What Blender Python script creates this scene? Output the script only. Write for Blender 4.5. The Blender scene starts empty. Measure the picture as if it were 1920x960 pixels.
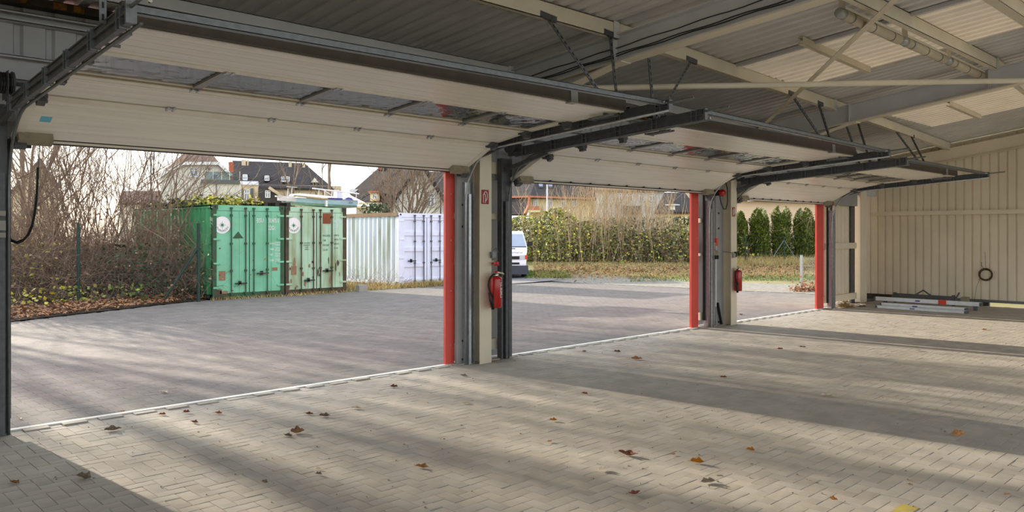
import bpy, math, random
from mathutils import Vector, Matrix
from math import sin, cos, pi, radians, sqrt, atan2
random.seed(7)
SC = bpy.context.scene
C = SC.collection
# ------------------------------------------------------------------ camera
F, TH, CY, EYE = 1480.0, radians(45.9), 436.4, 1.7
FW = Vector((cos(TH), sin(TH), 0)); RT = Vector((sin(TH), -cos(TH), 0)); UP = Vector((0, 0, 1))
cd = bpy.data.cameras.new('camera'); cam = bpy.data.objects.new('camera', cd); C.objects.link(cam)
cd.sensor_width = 36.0; cd.lens = 36.0 * F / 1920.0
cd.shift_y = -(480 - CY) / 1920.0
cd.clip_end = 600
cam.matrix_world = Matrix(((RT.x, 0, -FW.x, 0), (RT.y, 0, -FW.y, 0), (0, 1, 0, EYE), (0, 0, 0, 1)))
SC.camera = cam
# ------------------------------------------------------------------ sky, sun, exposure
SUN_EL, SUN_AZ = radians(14.0), Vector((-0.087, 0.996, 0))
w = bpy.data.worlds.new('sky'); SC.world = w; w.use_nodes = True
nt = w.node_tree; nt.nodes.clear()
sky = nt.nodes.new('ShaderNodeTexSky'); sky.sky_type = 'NISHITA'; sky.sun_disc = False
sky.sun_elevation = SUN_EL; sky.sun_rotation = atan2(SUN_AZ.x, SUN_AZ.y); sky.air_density = 1.0; sky.dust_density = 1.0; sky.ozone_density = 1.2
bg = nt.nodes.new('ShaderNodeBackground'); bg.inputs[1].default_value = 0.42
wo = nt.nodes.new('ShaderNodeOutputWorld')
# thin bright winter haze: the clear-sky model veiled by an even white cloud layer
veil = nt.nodes.new('ShaderNodeMix'); veil.data_type = 'RGBA'; veil.inputs['Factor'].default_value = 0.88
veil.inputs['B'].default_value = (2.5, 2.62, 2.78, 1)
nt.links.new(sky.outputs[0], veil.inputs['A']); nt.links.new(veil.outputs['Result'], bg.inputs[0]); nt.links.new(bg.outputs[0], wo.inputs[0])
sl = bpy.data.lights.new('sun', 'SUN'); sl.energy = 7.5; sl.angle = radians(0.6); sl.color = (1.0, 0.87, 0.70)
so = bpy.data.objects.new('sun', sl); C.objects.link(so)
sd = Vector((SUN_AZ.x * cos(SUN_EL), SUN_AZ.y * cos(SUN_EL), sin(SUN_EL)))
so.rotation_euler = sd.to_track_quat('Z', 'Y').to_euler(); so.location = (0, 30, 20)
vs = SC.view_settings; vs.view_transform = 'Standard'; vs.look = 'None'; vs.gamma = 1; vs.exposure = 0.60
vs.use_curve_mapping = False
SC.cycles.use_denoising = True
SC.cycles.max_bounces = 10; SC.cycles.diffuse_bounces = 6; SC.cycles.transparent_max_bounces = 16

# ------------------------------------------------------------------ materials
def lin(c):
    return tuple(((x / 255) / 12.92 if x / 255 < 0.04045 else ((x / 255 + 0.055) / 1.055) ** 2.4) for x in c) + (1,)
def mat(name, rgb, rough=0.6, metal=0.0, var=0.12, scale=6.0, bump=0.0, rgb2=None, stretch=None, spec=0.4, island=0.0, coord='Object', lo=0.35, hi=0.65, rnd=0.0):
    m = bpy.data.materials.new(name); m.use_nodes = True
    n = m.node_tree.nodes; l = m.node_tree.links; b = n['Principled BSDF']
    b.inputs['Roughness'].default_value = rough; b.inputs['Metallic'].default_value = metal
    b.inputs['Specular IOR Level'].default_value = spec
    tc = n.new('ShaderNodeTexCoord'); no = n.new('ShaderNodeTexNoise'); no.inputs['Scale'].default_value = scale; no.inputs['Detail'].default_value = 6
    src = tc.outputs[coord]
    if stretch:
        mp = n.new('ShaderNodeMapping'); mp.inputs['Scale'].default_value = stretch; l.new(src, mp.inputs['Vector']); src = mp.outputs[0]
    l.new(src, no.inputs['Vector'])
    cr = n.new('ShaderNodeValToRGB'); c1 = lin(rgb)
    c2 = lin(rgb2) if rgb2 else tuple(x * (1 - var) for x in c1[:3]) + (1,)
    c0 = c1 if rgb2 else tuple(min(1, x * (1 + var)) for x in c1[:3]) + (1,)
    cr.color_ramp.elements[0].position = lo; cr.color_ramp.elements[1].position = hi
    cr.color_ramp.elements[0].color = c0; cr.color_ramp.elements[1].color = c2
    l.new(no.outputs['Fac'], cr.inputs['Fac']); out = cr.outputs[0]
    if island or rnd:
        hs = n.new('ShaderNodeHueSaturation'); l.new(out, hs.inputs['Color']); amt = island or rnd
        ad = n.new('ShaderNodeMath'); ad.operation = 'ADD'
        if island:
            g = n.new('ShaderNodeNewGeometry'); l.new(g.outputs['Random Per Island'], ad.inputs[0])
        else: ad.inputs[0].default_value = 0
        oi = n.new('ShaderNodeObjectInfo'); l.new(oi.outputs['Random'], ad.inputs[1])
        fr = n.new('ShaderNodeMath'); fr.operation = 'FRACT'; l.new(ad.outputs[0], fr.inputs[0])
        mr = n.new('ShaderNodeMapRange'); mr.inputs['To Min'].default_value = 1 - amt; mr.inputs['To Max'].default_value = 1 + amt
        l.new(fr.outputs[0], mr.inputs['Value']); l.new(mr.outputs[0], hs.inputs['Value'])
        m2 = n.new('ShaderNodeMapRange'); m2.inputs['To Min'].default_value = 0.82; m2.inputs['To Max'].default_value = 1.18
        f2 = n.new('ShaderNodeMath'); f2.operation = 'MULTIPLY'; f2.inputs[1].default_value = 7.3; l.new(fr.outputs[0], f2.inputs[0])
        f3 = n.new('ShaderNodeMath'); f3.operation = 'FRACT'; l.new(f2.outputs[0], f3.inputs[0]); l.new(f3.outputs[0], m2.inputs['Value']); l.new(m2.outputs[0], hs.inputs['Saturation'])
        out = hs.outputs[0]
    l.new(out, b.inputs['Base Color'])
    if bump:
        bp = n.new('ShaderNodeBump'); bp.inputs['Strength'].default_value = bump; bp.inputs['Distance'].default_value = 0.01
        n2 = n.new('ShaderNodeTexNoise'); n2.inputs['Scale'].default_value = scale * 6; l.new(src, n2.inputs['Vector'])
        l.new(n2.outputs['Fac'], bp.inputs['Height']); l.new(bp.outputs[0], b.inputs['Normal'])
    return m
def glassy(name, rgb, refl=1.5, wav=0.0, wscale=20.0, tint=0.85, rough=0.0):
    m = bpy.data.materials.new(name); m.use_nodes = True; n = m.node_tree.nodes; l = m.node_tree.links; n.clear()
    o = n.new('ShaderNodeOutputMaterial'); mx = n.new('ShaderNodeMixShader'); fr = n.new('ShaderNodeFresnel'); fr.inputs[0].default_value = refl
    t = n.new('ShaderNodeBsdfTransparent'); c = lin(rgb); t.inputs[0].default_value = tuple(x * tint for x in c[:3]) + (1,)
    g = n.new('ShaderNodeBsdfGlossy'); g.inputs['Roughness'].default_value = rough
    l.new(fr.outputs[0], mx.inputs[0]); l.new(t.outputs[0], mx.inputs[1]); l.new(g.outputs[0], mx.inputs[2]); l.new(mx.outputs[0], o.inputs[0])
    if wav:
        tc = n.new('ShaderNodeTexCoord'); no = n.new('ShaderNodeTexNoise'); no.inputs['Scale'].default_value = wscale; no.inputs['Detail'].default_value = 1
        bp = n.new('ShaderNodeBump'); bp.inputs['Strength'].default_value = wav; bp.inputs['Distance'].default_value = 0.02
        l.new(tc.outputs['Object'], no.inputs['Vector']); l.new(no.outputs['Fac'], bp.inputs['Height']); l.new(bp.outputs[0], g.inputs['Normal'])
    return m
def translucent(name, rgb, fac=0.5, var=0.1):
    m = mat(name, rgb, 0.5, 0, var, 3.0); n = m.node_tree.nodes; l = m.node_tree.links; b = n['Principled BSDF']; o = n['Material Output']
    t = n.new('ShaderNodeBsdfTranslucent'); t.inputs[0].default_value = lin(rgb); mx = n.new('ShaderNodeMixShader'); mx.inputs[0].default_value = fac
    l.new(b.outputs[0], mx.inputs[1]); l.new(t.outputs[0], mx.inputs[2]); l.new(mx.outputs[0], o.inputs[0]); return m
K = {}
K['paver'] = mat('paver_concrete', (171, 165, 155), 0.85, 0, 0.10, 3.0, 0.25, island=0.06, spec=0.25)
K['paver_yard'] = mat('paver_concrete_toned_down', (120, 116, 112), 0.85, 0, 0.10, 2.0, 0.2, island=0.08, spec=0.25)  # hall paver darkened: the yard's lower brightness is put into the colour
K['yellow'] = mat('yellow_paint_worn', (188, 170, 74), 0.75, 0, 0.15, 9, rgb2=(168, 156, 96))
K['joint'] = mat('joint_sand', (104, 97, 84), 0.95, 0, 0.25, 8)
K['jointg'] = mat('joint_sand_mossy', (82, 78, 58), 0.95, 0, 0.2, 3, rgb2=(88, 98, 48))
K['strip'] = mat('white_threshold_steel', (238, 234, 226), 0.35, 0.0, 0.05, 4)
K['cream'] = mat('cream_coated_steel', (222, 212, 190), 0.5, 0, 0.05, 2.5)
K['creamw'] = mat('cream_wall_cladding', (232, 220, 196), 0.5, 0, 0.05, 1.5)
K['grey'] = mat('light_grey_steel', (206, 207, 208), 0.5, 0.0, 0.05, 3)
K['greym'] = mat('mid_grey_steel', (158, 158, 156), 0.5, 0.0, 0.06, 3)
K['roof'] = mat('grey_beige_roof_sheet', (220, 218, 216), 0.6, 0, 0.05, 2.0)
K['sky'] = translucent('translucent_rooflight', (210, 196, 174), 0.15)
K['galv'] = mat('galvanised_steel', (120, 124, 126), 0.42, 0.75, 0.12, 22)
K['galvd'] = mat('dark_galvanised_steel', (92, 94, 97), 0.5, 0.35, 0.15, 18)
K['galvl'] = mat('bright_galvanised_steel', (186, 190, 194), 0.35, 0.8, 0.1, 20)
K['panel'] = mat('door_panel_cream', (232, 228, 217), 0.32, 0, 0.05, 3, spec=0.5, stretch=(0.3, 6, 6))
K['alu'] = mat('cream_aluminium_rail', (228, 222, 207), 0.4, 0.15, 0.06, 6)
K['dirty'] = mat('dirty_seam_rail', (150, 132, 104), 0.6, 0, 0.2, 9)
K['mull'] = mat('grey_aluminium_mullion', (140, 139, 136), 0.4, 0.4, 0.05, 6)
K['pane'] = glassy('wavy_acrylic_pane', (200, 205, 208), 2.4, 0.5, 9.0, 0.8)
K['dark'] = mat('dark_brown_strip', (74, 66, 56), 0.6, 0.1, 0.12, 7)
K['crumb'] = mat('leaf_crumb', (138, 122, 98), 0.8, 0, 0.3, 30)
K['rubber'] = mat('black_rubber', (26, 26, 27), 0.6, 0, 0.1, 8)
K['red'] = mat('red_coated_steel', (222, 86, 74), 0.42, 0, 0.05, 3)
K['redgl'] = mat('extinguisher_red', (176, 22, 18), 0.22, 0, 0.04, 4, spec=0.6)
K['signred'] = mat('sign_red', (150, 20, 16), 0.4, 0, 0.03, 4)
K['white'] = mat('white_paint', (238, 238, 236), 0.45, 0, 0.03, 4)
K['blackp'] = mat('black_plastic', (30, 30, 31), 0.45, 0, 0.1, 8)
K['greyp'] = mat('grey_plastic_box', (150, 148, 140), 0.5, 0, 0.06, 8)
K['boxb'] = mat('grimy_beige_box', (142, 132, 112), 0.6, 0, 0.15, 12)
K['blue'] = mat('blue_sticker', (104, 186, 212), 0.4, 0, 0.04, 8)
K['chrome'] = mat('polished_metal', (215, 212, 205), 0.2, 0.9, 0.05, 8)
K['brass'] = mat('ivory_lever', (205, 195, 160), 0.4, 0.2, 0.05, 8)
K['orange'] = mat('orange_red_plastic', (214, 66, 36), 0.4, 0, 0.05, 8)
K['aluw'] = mat('brushed_aluminium', (212, 214, 216), 0.35, 0.55, 0.06, 14)
K['wire'] = mat('rusty_wire', (92, 78, 62), 0.7, 0.3, 0.2, 20)
K['straw'] = mat('dry_straw', (172, 138, 84), 0.8, 0, 0.2, 9, island=0.25)
K['foam'] = mat('amber_foam', (176, 120, 44), 0.8, 0, 0.3, 14, rgb2=(60, 48, 34))
K['lamp'] = mat('beige_lamp_cover', (200, 188, 162), 0.35, 0, 0.06, 6)
K['lampe'] = mat('clear_lamp_end', (170, 172, 170), 0.2, 0.3, 0.1, 20)
K['leafb'] = mat('brown_dead_leaf', (118, 80, 48), 0.7, 0, 0.3, 40, rnd=0.3)
K['leafo'] = mat('orange_dead_leaf', (170, 118, 66), 0.65, 0, 0.3, 40, rnd=0.15)
K['leafg'] = mat('grey_brown_dead_leaf', (116, 102, 84), 0.75, 0, 0.3, 40, rnd=0.2)
K['leafw'] = mat('pale_dead_leaf', (214, 200, 176), 0.65, 0, 0.15, 40)
K['leafr'] = mat('rusty_red_dead_leaf', (128, 66, 42), 0.65, 0, 0.3, 40, rnd=0.15)

# ------------------------------------------------------------------ mesh helpers
class MB:
    def __init__(s): s.v = []; s.f = []; s.m = []
    def quad(s, a, b, c, d, mi=0):
        k = len(s.v); s.v += [tuple(a), tuple(b), tuple(c), tuple(d)]; s.f.append((k, k + 1, k + 2, k + 3)); s.m.append(mi)
    def face(s, pts, mi=0):
        k = len(s.v); s.v += [tuple(p) for p in pts]; s.f.append(tuple(range(k, k + len(pts)))); s.m.append(mi)
    def hexa(s, p, mi=0):       # 8 points, bottom ring then top ring
        k = len(s.v); s.v += [tuple(q) for q in p]
        for q in ((3, 2, 1, 0), (4, 5, 6, 7), (0, 1, 5, 4), (1, 2, 6, 5), (2, 3, 7, 6), (3, 0, 4, 7)):
            s.f.append(tuple(k + i for i in q)); s.m.append(mi)
    def box(s, x0, y0, z0, x1, y1, z1, mi=0):
        x0, x1 = min(x0, x1), max(x0, x1); y0, y1 = min(y0, y1), max(y0, y1); z0, z1 = min(z0, z1), max(z0, z1)
        s.hexa(((x0, y0, z0), (x1, y0, z0), (x1, y1, z0), (x0, y1, z0), (x0, y0, z1), (x1, y0, z1), (x1, y1, z1), (x0, y1, z1)), mi)
    def bar(s, p, q, wd, ht, up=(0, 0, 1), mi=0):
        p = Vector(p); q = Vector(q); d = (q - p).normalized(); u = Vector(up); sd_ = d.cross(u)
        if sd_.length < 1e-5: sd_ = d.cross(Vector((1, 0, 0)))
        sd_.normalize(); u = sd_.cross(d).normalized(); a = sd_ * wd / 2; b = u * ht / 2
        s.hexa((p - a - b, p + a - b, q + a - b, q - a - b, p - a + b, p + a + b, q + a + b, q - a + b), mi)
    def tube(s, pts, r, n=6, caps=True, mi=0):
        pts = [Vector(p) for p in pts]; rs = r if isinstance(r, (list, tuple)) else [r] * len(pts)
        k = len(s.v); pu = None
        for i, p in enumerate(pts):
            d = (pts[min(i + 1, len(pts) - 1)] - pts[max(i - 1, 0)])
            if d.length < 1e-9: d = Vector((0, 0, 1))
            d.normalize()
            if pu is None: pu = d.orthogonal().normalized()
            u = (pu - d * pu.dot(d))
            if u.length < 1e-6: u = d.orthogonal()
            u.normalize(); pu = u; vv = d.cross(u)
            for j in range(n):
                a = 2 * pi * j / n; s.v.append(tuple(p + (u * cos(a) + vv * sin(a)) * rs[i]))
        for i in range(len(pts) - 1):
            for j in range(n):
                s.f.append((k + i * n + j, k + i * n + (j + 1) % n, k + (i + 1) * n + (j + 1) % n, k + (i + 1) * n + j)); s.m.append(mi)
        if caps and n > 2:
            s.f.append(tuple(k + j for j in reversed(range(n)))); s.m.append(mi)
            s.f.append(tuple(k + (len(pts) - 1) * n + j for j in range(n))); s.m.append(mi)
    def lathe(s, prof, c=(0, 0, 0), n=20, axis='z', mi=0):
        k = len(s.v); c = Vector(c)
        for r, h in prof:
            for j in range(n):
                a = 2 * pi * j / n; x, y = r * cos(a), r * sin(a)
                s.v.append(tuple(c + (Vector((x, y, h)) if axis == 'z' else Vector((h, x, y)) if axis == 'x' else Vector((y, h, x)))))
        for i in range(len(prof) - 1):
            for j in range(n):
                s.f.append((k + i * n + j, k + i * n + (j + 1) % n, k + (i + 1) * n + (j + 1) % n, k + (i + 1) * n + j)); s.m.append(mi)
    def prism(s, pts, off, mi=0):
        n = len(pts); k = len(s.v); off = Vector(off)
        s.v += [tuple(p) for p in pts] + [tuple(Vector(p) + off) for p in pts]
        s.f.append(tuple(k + i for i in reversed(range(n)))); s.m.append(mi)
        s.f.append(tuple(k + n + i for i in range(n))); s.m.append(mi)
        for i in range(n):
            s.f.append((k + i, k + (i + 1) % n, k + n + (i + 1) % n, k + n + i)); s.m.append(mi)
    def ibeam(s, p, q, wd, ht, tf=0.012, tw=0.009, up=(0, 0, 1), mi=0):
        p = Vector(p); q = Vector(q); d = (q - p).normalized(); sd_ = d.cross(Vector(up)).normalized(); u = sd_.cross(d).normalized()
        o = u * (ht - tf) / 2
        s.bar(p + o, q + o, wd, tf, up, mi); s.bar(p - o, q - o, wd, tf, up, mi); s.bar(p, q, tw, ht - 2 * tf, up, mi)
    def cee(s, p, q, wd, ht, t=0.006, up=(0, 0, 1), mi=0, lip=0.02, flip=1):
        p = Vector(p); q = Vector(q); d = (q - p).normalized(); sd_ = d.cross(Vector(up)).normalized() * flip; u = sd_.cross(d).normalized() * flip
        s.bar(p - sd_ * (wd - t) / 2, q - sd_ * (wd - t) / 2, t, ht, up, mi)
        for e in (1, -1):
            o = u * e * (ht - t) / 2
            s.bar(p + o, q + o, wd, t, up, mi)
            if lip:
                o2 = u * e * (ht / 2 - lip / 2) + sd_ * (wd - t) / 2
                s.bar(p + o2, q + o2, t, lip, up, mi)
OFF = {}
def setp(o, label=None, cat=None, group=None, kind=None):
    if label: o['label'] = label
    if cat: o['category'] = cat
    if group: o['group'] = group
    if kind: o['kind'] = kind
def mkmesh(name, m, mats, off, smooth=False):
    me = bpy.data.meshes.new(name)
    if off.length > 0: vv = [(a - off.x, b - off.y, c - off.z) for a, b, c in m.v]
    else: vv = m.v
    me.from_pydata(vv, [], m.f)
    if not isinstance(mats, (list, tuple)): mats = [mats]
    for x in mats: me.materials.append(x)
    if len(mats) > 1: me.polygons.foreach_set('material_index', m.m)
    if smooth: me.polygons.foreach_set('use_smooth', [True] * len(me.polygons))
    me.update(); return me
def thing(name, label, cat, loc=(0, 0, 0), group=None, kind=None, rotz=0, local=False):
    o = bpy.data.objects.new(name, None); C.objects.link(o); o.empty_display_size = 0.1
    o.location = loc; o.rotation_euler = (0, 0, rotz); setp(o, label, cat, group, kind)
    OFF[o.name] = Vector((0, 0, 0)) if local else Vector(loc); return o
def part(name, m, mats, parent, smooth=False, label=None, kind=None):
    off = OFF[parent.name]; o = bpy.data.objects.new(name, mkmesh(name, m, mats, off, smooth)); C.objects.link(o); o.parent = parent
    OFF[o.name] = off; setp(o, label, None, None, kind); return o
def solo(name, m, mats, label, cat, loc=(0, 0, 0), group=None, kind=None, smooth=False):
    o = bpy.data.objects.new(name, mkmesh(name, m, mats, Vector(loc), smooth)); C.objects.link(o); o.location = loc
    OFF[o.name] = Vector(loc); setp(o, label, cat, group, kind); return o
def text(body, size, parent, matx, loc, rot, name='lettering', sx=1.0, align='LEFT', ext=0.001):
    cu = bpy.data.curves.new(name, 'FONT'); cu.body = body; cu.size = size; cu.extrude = ext; cu.align_x = align; cu.resolution_u = 2
    tmp = bpy.data.objects.new(name + '_tmp', cu); me = bpy.data.meshes.new_from_object(tmp); me.name = name
    bpy.data.objects.remove(tmp); bpy.data.curves.remove(cu)
    me.materials.clear(); me.materials.append(matx); o = bpy.data.objects.new(name, me); C.objects.link(o); o.parent = parent
    o.location = Vector(loc) - OFF[parent.name]; o.rotation_euler = rot; o.scale = (sx, 1, 1); return o
def at(u, Z, z=0.0):
    p = FW * Z + RT * ((u - 960) / F * Z); return Vector((p.x, p.y, z))
def floor_at(u, v, z=0.0):
    Z = F * (EYE - z) / (v - CY); return at(u, Z, z)
def proj(p):
    p = Vector(p) - Vector((0, 0, EYE)); Z = p.dot(FW); return (960 + F * p.dot(RT) / Z, CY - F * p.z / Z, Z) if Z > 0.05 else (-9e9, 0, Z)
# ------------------------------------------------------------------ ground heights
def yard_z(y): return -0.01 * (y - 8) if y > 8 else 0.0
def edge_y(x): return 18.53 + 0.54 * (x - 3.92) if x < 8.9 else 21.15
def ground_z(x, y):
    s = max(0.0, (x * FW.x + y * FW.y) - 28.5)
    return max(-0.14, yard_z(y)) + min(0.42, 0.029 * s)
def paved(x, y): return x < 21.5 and y < edge_y(x) and y > -14
HALL_Y0 = -3.0      # the hall is open at the rear, behind the viewer
XE = 20.7           # end wall
PX = [0.98, 6.9, 13.05]
# ------------------------------------------------------------------ floor and yard paving
def brick_mb(m, x0, y0, x1, y1, z, j=0.0012, ch=0.0022, tilt=(0, 0)):
    x0 += j; y0 += j; x1 -= j; y1 -= j; k = len(m.v); tx, ty = tilt
    m.v += [(x0, y0, z - 0.03), (x1, y0, z - 0.03), (x1, y1, z - 0.03), (x0, y1, z - 0.03), (x0, y0, z - ch - tx - ty), (x1, y0, z - ch + tx - ty), (x1, y1, z - ch + tx + ty), (x0, y1, z - ch - tx + ty),
            (x0 + ch, y0 + ch, z - tx - ty), (x1 - ch, y0 + ch, z + tx - ty), (x1 - ch, y1 - ch, z + tx + ty), (x0 + ch, y1 - ch, z - tx + ty)]
    for q in ((0, 1, 5, 4), (1, 2, 6, 5), (2, 3, 7, 6), (3, 0, 4, 7), (4, 5, 9, 8), (5, 6, 10, 9), (6, 7, 11, 10), (7, 4, 8, 11), (8, 9, 10, 11)):
        m.f.append(tuple(k + i for i in q)); m.m.append(0)
def pavers(root, matx, inside, zfun, ox, oy, nx, ny, rng, ztop, ybot=-99):
    W = 0.1; L = []
    for i in range(nx):
        for j in range(ny):
            k = (i - j) % 4
            if k == 0: a = (i, j, i + 2, j + 1)
            elif k == 3: a = (i, j, i + 1, j + 2)
            else: continue
            x0, y0, x1, y1 = ox + a[0] * W, oy + a[1] * W, ox + a[2] * W, oy + a[3] * W
            cx, cy = (x0 + x1) / 2, (y0 + y1) / 2
            if not inside(cx, cy): continue
            y1 = min(y1, ztop); y0 = max(y0, ybot)
            if y1 - y0 < 0.03: continue
            L.append((x0, y0, x1, y1))
    near = []
    for q in L:
        cx, cy = (q[0] + q[2]) / 2, (q[1] + q[3]) / 2; u, v, Z = proj((cx, cy, zfun(cy)))
        if -40 < u < 1960 and v < 985: near.append((Z, q))
    near.sort(); pick = set(q for _, q in near[:300])
    rest = MB(); protos = {}
    for q in L:
        x0, y0, x1, y1 = q; cy = (y0 + y1) / 2; z = zfun(cy) + rng.gauss(0, 0.0007); tl = (rng.gauss(0, 0.0004), rng.gauss(0, 0.0005))
        if q in pick:
            key = (round(x1 - x0, 3), round(y1 - y0, 3))
            if key not in protos:
                b = MB(); brick_mb(b, -key[0] / 2, -key[1] / 2, key[0] / 2, key[1] / 2, 0); protos[key] = mkmesh('paver', b, matx, Vector((0, 0, 0)))
            o = bpy.data.objects.new('paver', protos[key]); C.objects.link(o); o.parent = root
            o.location = ((x0 + x1) / 2, cy, z); o.rotation_euler = (tl[1] / 0.05, -tl[0] / 0.05, 0)
        else: brick_mb(rest, x0, y0, x1, y1, z, tilt=tl)
    part('paving', rest, matx, root, kind='stuff')
rng = random.Random(3)
m = MB(); m.box(-9, HALL_Y0, -0.2, XE + 0.1, 7.83, -0.022)
fl = solo('floor', m, K['joint'], 'block-paved hall floor in grey herringbone running up to the doors', 'floor', kind='structure')
def in_hall(x, y): return y < 7.80 and y > max(0.4, x / 4.356 - 1.3) and x > 0.197 * y - 1.4 and x < XE - 0.05
pavers(fl, K['paver'], in_hall, lambda y: 0.0, -1.0, 0.32, 218, 75, rng, 7.72)
b = MB(); brick_mb(b, -0.1, -0.05, 0.1, 0.05, 0)
YP = floor_at(1697, 953)
o = part('paver', b, K['yellow'], fl, label='paver painted yellow'); o.location = (round(YP.x, 1), round(YP.y, 1), 0.0025)
# plain paving where the camera does not look
m = MB(); m.box(-9, HALL_Y0, -0.03, XE, 0.35, -0.001); part('far_paving', m, K['paver'], fl)
# border course along the doors, a little proud of the herringbone
bc = MB(); x = -1.0
while x < 20.4:
    brick_mb(bc, x, 7.724, x + 0.2, 7.826, 0.011 + rng.gauss(0, 0.003), j=0.003); brick_mb(bc, x + 0.2, 7.720, x + 0.3, 7.826, 0.001 + rng.gauss(0, 0.001), j=0.003)
    x += 0.3
part('border_course', bc, K['paver'], fl, kind='stuff')
yd = MB()
for i in range(-9, 22):
    for j in range(0, 16):
        x0, x1 = i, min(i + 1, 21.5)
        y0, y1 = 7.83 + j, 8.83 + j
        if y0 > edge_y(i) + 1.5: continue
        y1 = min(y1, 22.6)
        yd.quad((x0, y0, yard_z(y0) - 0.024), (x1, y0, yard_z(y0) - 0.024), (x1, y1, yard_z(y1) - 0.024), (x0, y1, yard_z(y1) - 0.024))
yard = solo('yard_paving', yd, K['jointg'], 'sloping block-paved yard outside the open doors', 'paving', kind='structure')
def in_yard(x, y): return y > 7.84 and y < edge_y(x) - 0.02 and x > 0.197 * y - 2.0 and x < 21.45
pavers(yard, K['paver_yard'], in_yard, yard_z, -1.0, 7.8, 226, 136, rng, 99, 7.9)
m = MB(); m.box(-6, 7.83, -0.05, 18.2, 7.895, 0.012)
solo('trim_1', m, K['strip'], 'white steel threshold strip along the door line', 'threshold', kind='structure')
# ------------------------------------------------------------------ roof geometry
RK = [(6.9, 3.87, 0.09), (13.05, 3.74, 0.135), (XE, 3.74, 0.145)]      # x, sheet height at y=7, slope
def roof_z(x, y):
    if x <= 6.9: a, s = RK[0][1], RK[0][2]
    else:
        (xa, aa, sa), (xb, ab, sb) = (RK[0], RK[1]) if x <= 13.05 else (RK[1], RK[2])
        t = (x - xa) / (xb - xa); a = aa + (ab - aa) * t; s = sa + (sb - sa) * t
    return a + s * (7 - y)
P2Y = [(-9, 5.45), (6.9, 5.45), (13.05, 5.72), (XE, 6.28)]
def p2y(x):
    for (xa, ya), (xb, yb) in zip(P2Y, P2Y[1:]):
        if x <= xb: return ya + (yb - ya) * (x - xa) / (xb - xa)
    return 6.28
RIDGE = -1.0
def rz(x, y): return roof_z(x, y) if y >= RIDGE else roof_z(x, 2 * RIDGE - y)
YS = [8.15, RIDGE, HALL_Y0]
# skylight strips: x range, y range
SKY = [(2.6, 4.9, -0.5, 4.6), (9.15, 11.45, -0.5, 5.62), (15.3, 17.7, -0.5, 5.75)]
ceil = thing('ceiling', 'trapezoid sheet roof seen from below, with brighter rooflight strips', 'roof', (0, 0, 3.8), kind='structure')
PITCH = 0.207
def sheet(x0, nr, y0, y1, up=0.0):
    m = MB(); ny = max(2, int(abs(y1 - y0) / 2) + 1)
    cross = []
    for i in range(nr):
        xx = x0 + i * PITCH
        cross += [(xx, 0), (xx + 0.085, 0), (xx + 0.105, 0.036), (xx + 0.187, 0.036)]
    cross.append((x0 + nr * PITCH, 0))
    ys = [y0 + (y1 - y0) * i / (ny - 1) for i in range(ny)]
    for (xa, za), (xb, zb) in zip(cross, cross[1:]):
        for ya, yb in zip(ys, ys[1:]):
            m.quad((xa, ya, rz(xa, ya) + za + up), (xb, ya, rz(xb, ya) + zb + up), (xb, yb, rz(xb, yb) + zb + up), (xa, yb, rz(xa, yb) + za + up))
    return m
x = -9.0; W5 = 5 * PITCH
while x < XE + 0.1:
    n = 5 if x + W5 < XE + 0.1 else max(1, int((XE + 0.15 - x) / PITCH))
    sk = [s for s in SKY if s[0] <= x + n * PITCH / 2 <= s[1]]
    if sk:
        s = sk[0]
        part('roof_sheet', sheet(x, n, 8.15, s[3]), K['roof'], ceil)
        part('rooflight_sheet', sheet(x, n, s[3], s[2]), K['sky'], ceil, label='translucent ribbed rooflight sheet')
        part('roof_sheet', sheet(x, n, s[2], RIDGE), K['roof'], ceil)
        s_ = s
        if not hasattr(s_, 'x'): pass
    else: part('roof_sheet', sheet(x, n, 8.15, RIDGE), K['roof'], ceil)
    part('roof_sheet', sheet(x, n, RIDGE, HALL_Y0 - 0.2), K['roof'], ceil)
    x += n * PITCH
# flashings along the edges of each rooflight strip
xs_sk = []
x = -9.0
while x < XE:
    for s in SKY:
        if s[0] <= x + W5 / 2 <= s[1]: xs_sk.append((x, s))
    x += W5
for s in SKY:
    xx = [a for a, q in xs_sk if q is s]; a, b2 = min(xx), max(xx) + W5
    for ex in (a, b2):
        m = MB(); y = s[3]
        m.bar((ex, s[3] + 0.05, rz(ex, s[3]) - 0.012), (ex, s[2], rz(ex, s[2]) - 0.012), 0.16, 0.018)
        m.bar((ex - 0.06, s[3] + 0.05, rz(ex, s[3]) - 0.03), (ex - 0.06, s[2], rz(ex, s[2]) - 0.03), 0.015, 0.03)
        part('rooflight_flashing', m, K['grey'], ceil)
# ------------------------------------------------------------------ walls
def ribbed(x0, x1, y, z0, z1f, pitch, depth, top, ang=0.02, along='x', face=1):
    """trapezoid sheet standing on edge; along = direction of the run; z1f(x) top height"""
    m = MB(); cr = []; a = x0
    while a < x1 - 1e-6:
        for d_, h in ((0, 0), (top, 0), (top + ang, depth), (pitch - ang, depth)):
            if a + d_ < x1: cr.append((a + d_, h))
        a += pitch
    cr.append((x1, 0 if abs((x1 - x0) / pitch - round((x1 - x0) / pitch)) < 1e-6 else cr[-1][1]))
    for (a, h), (b_, g) in zip(cr, cr[1:]):
        if along == 'x': m.quad((a, y + h * face, z0), (b_, y + g * face, z0), (b_, y + g * face, z1f(b_)), (a, y + h * face, z1f(a)))
        else: m.quad((y + h * face, a, z0), (y + g * face, b_, z0), (y + g * face, b_, z1f(b_)), (y + h * face, a, z1f(a)))
    return m
wf = thing('wall_front', 'ribbed front wall above and between the door openings', 'wall', (0, 8, 0), kind='structure')
x = -9.0
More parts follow.
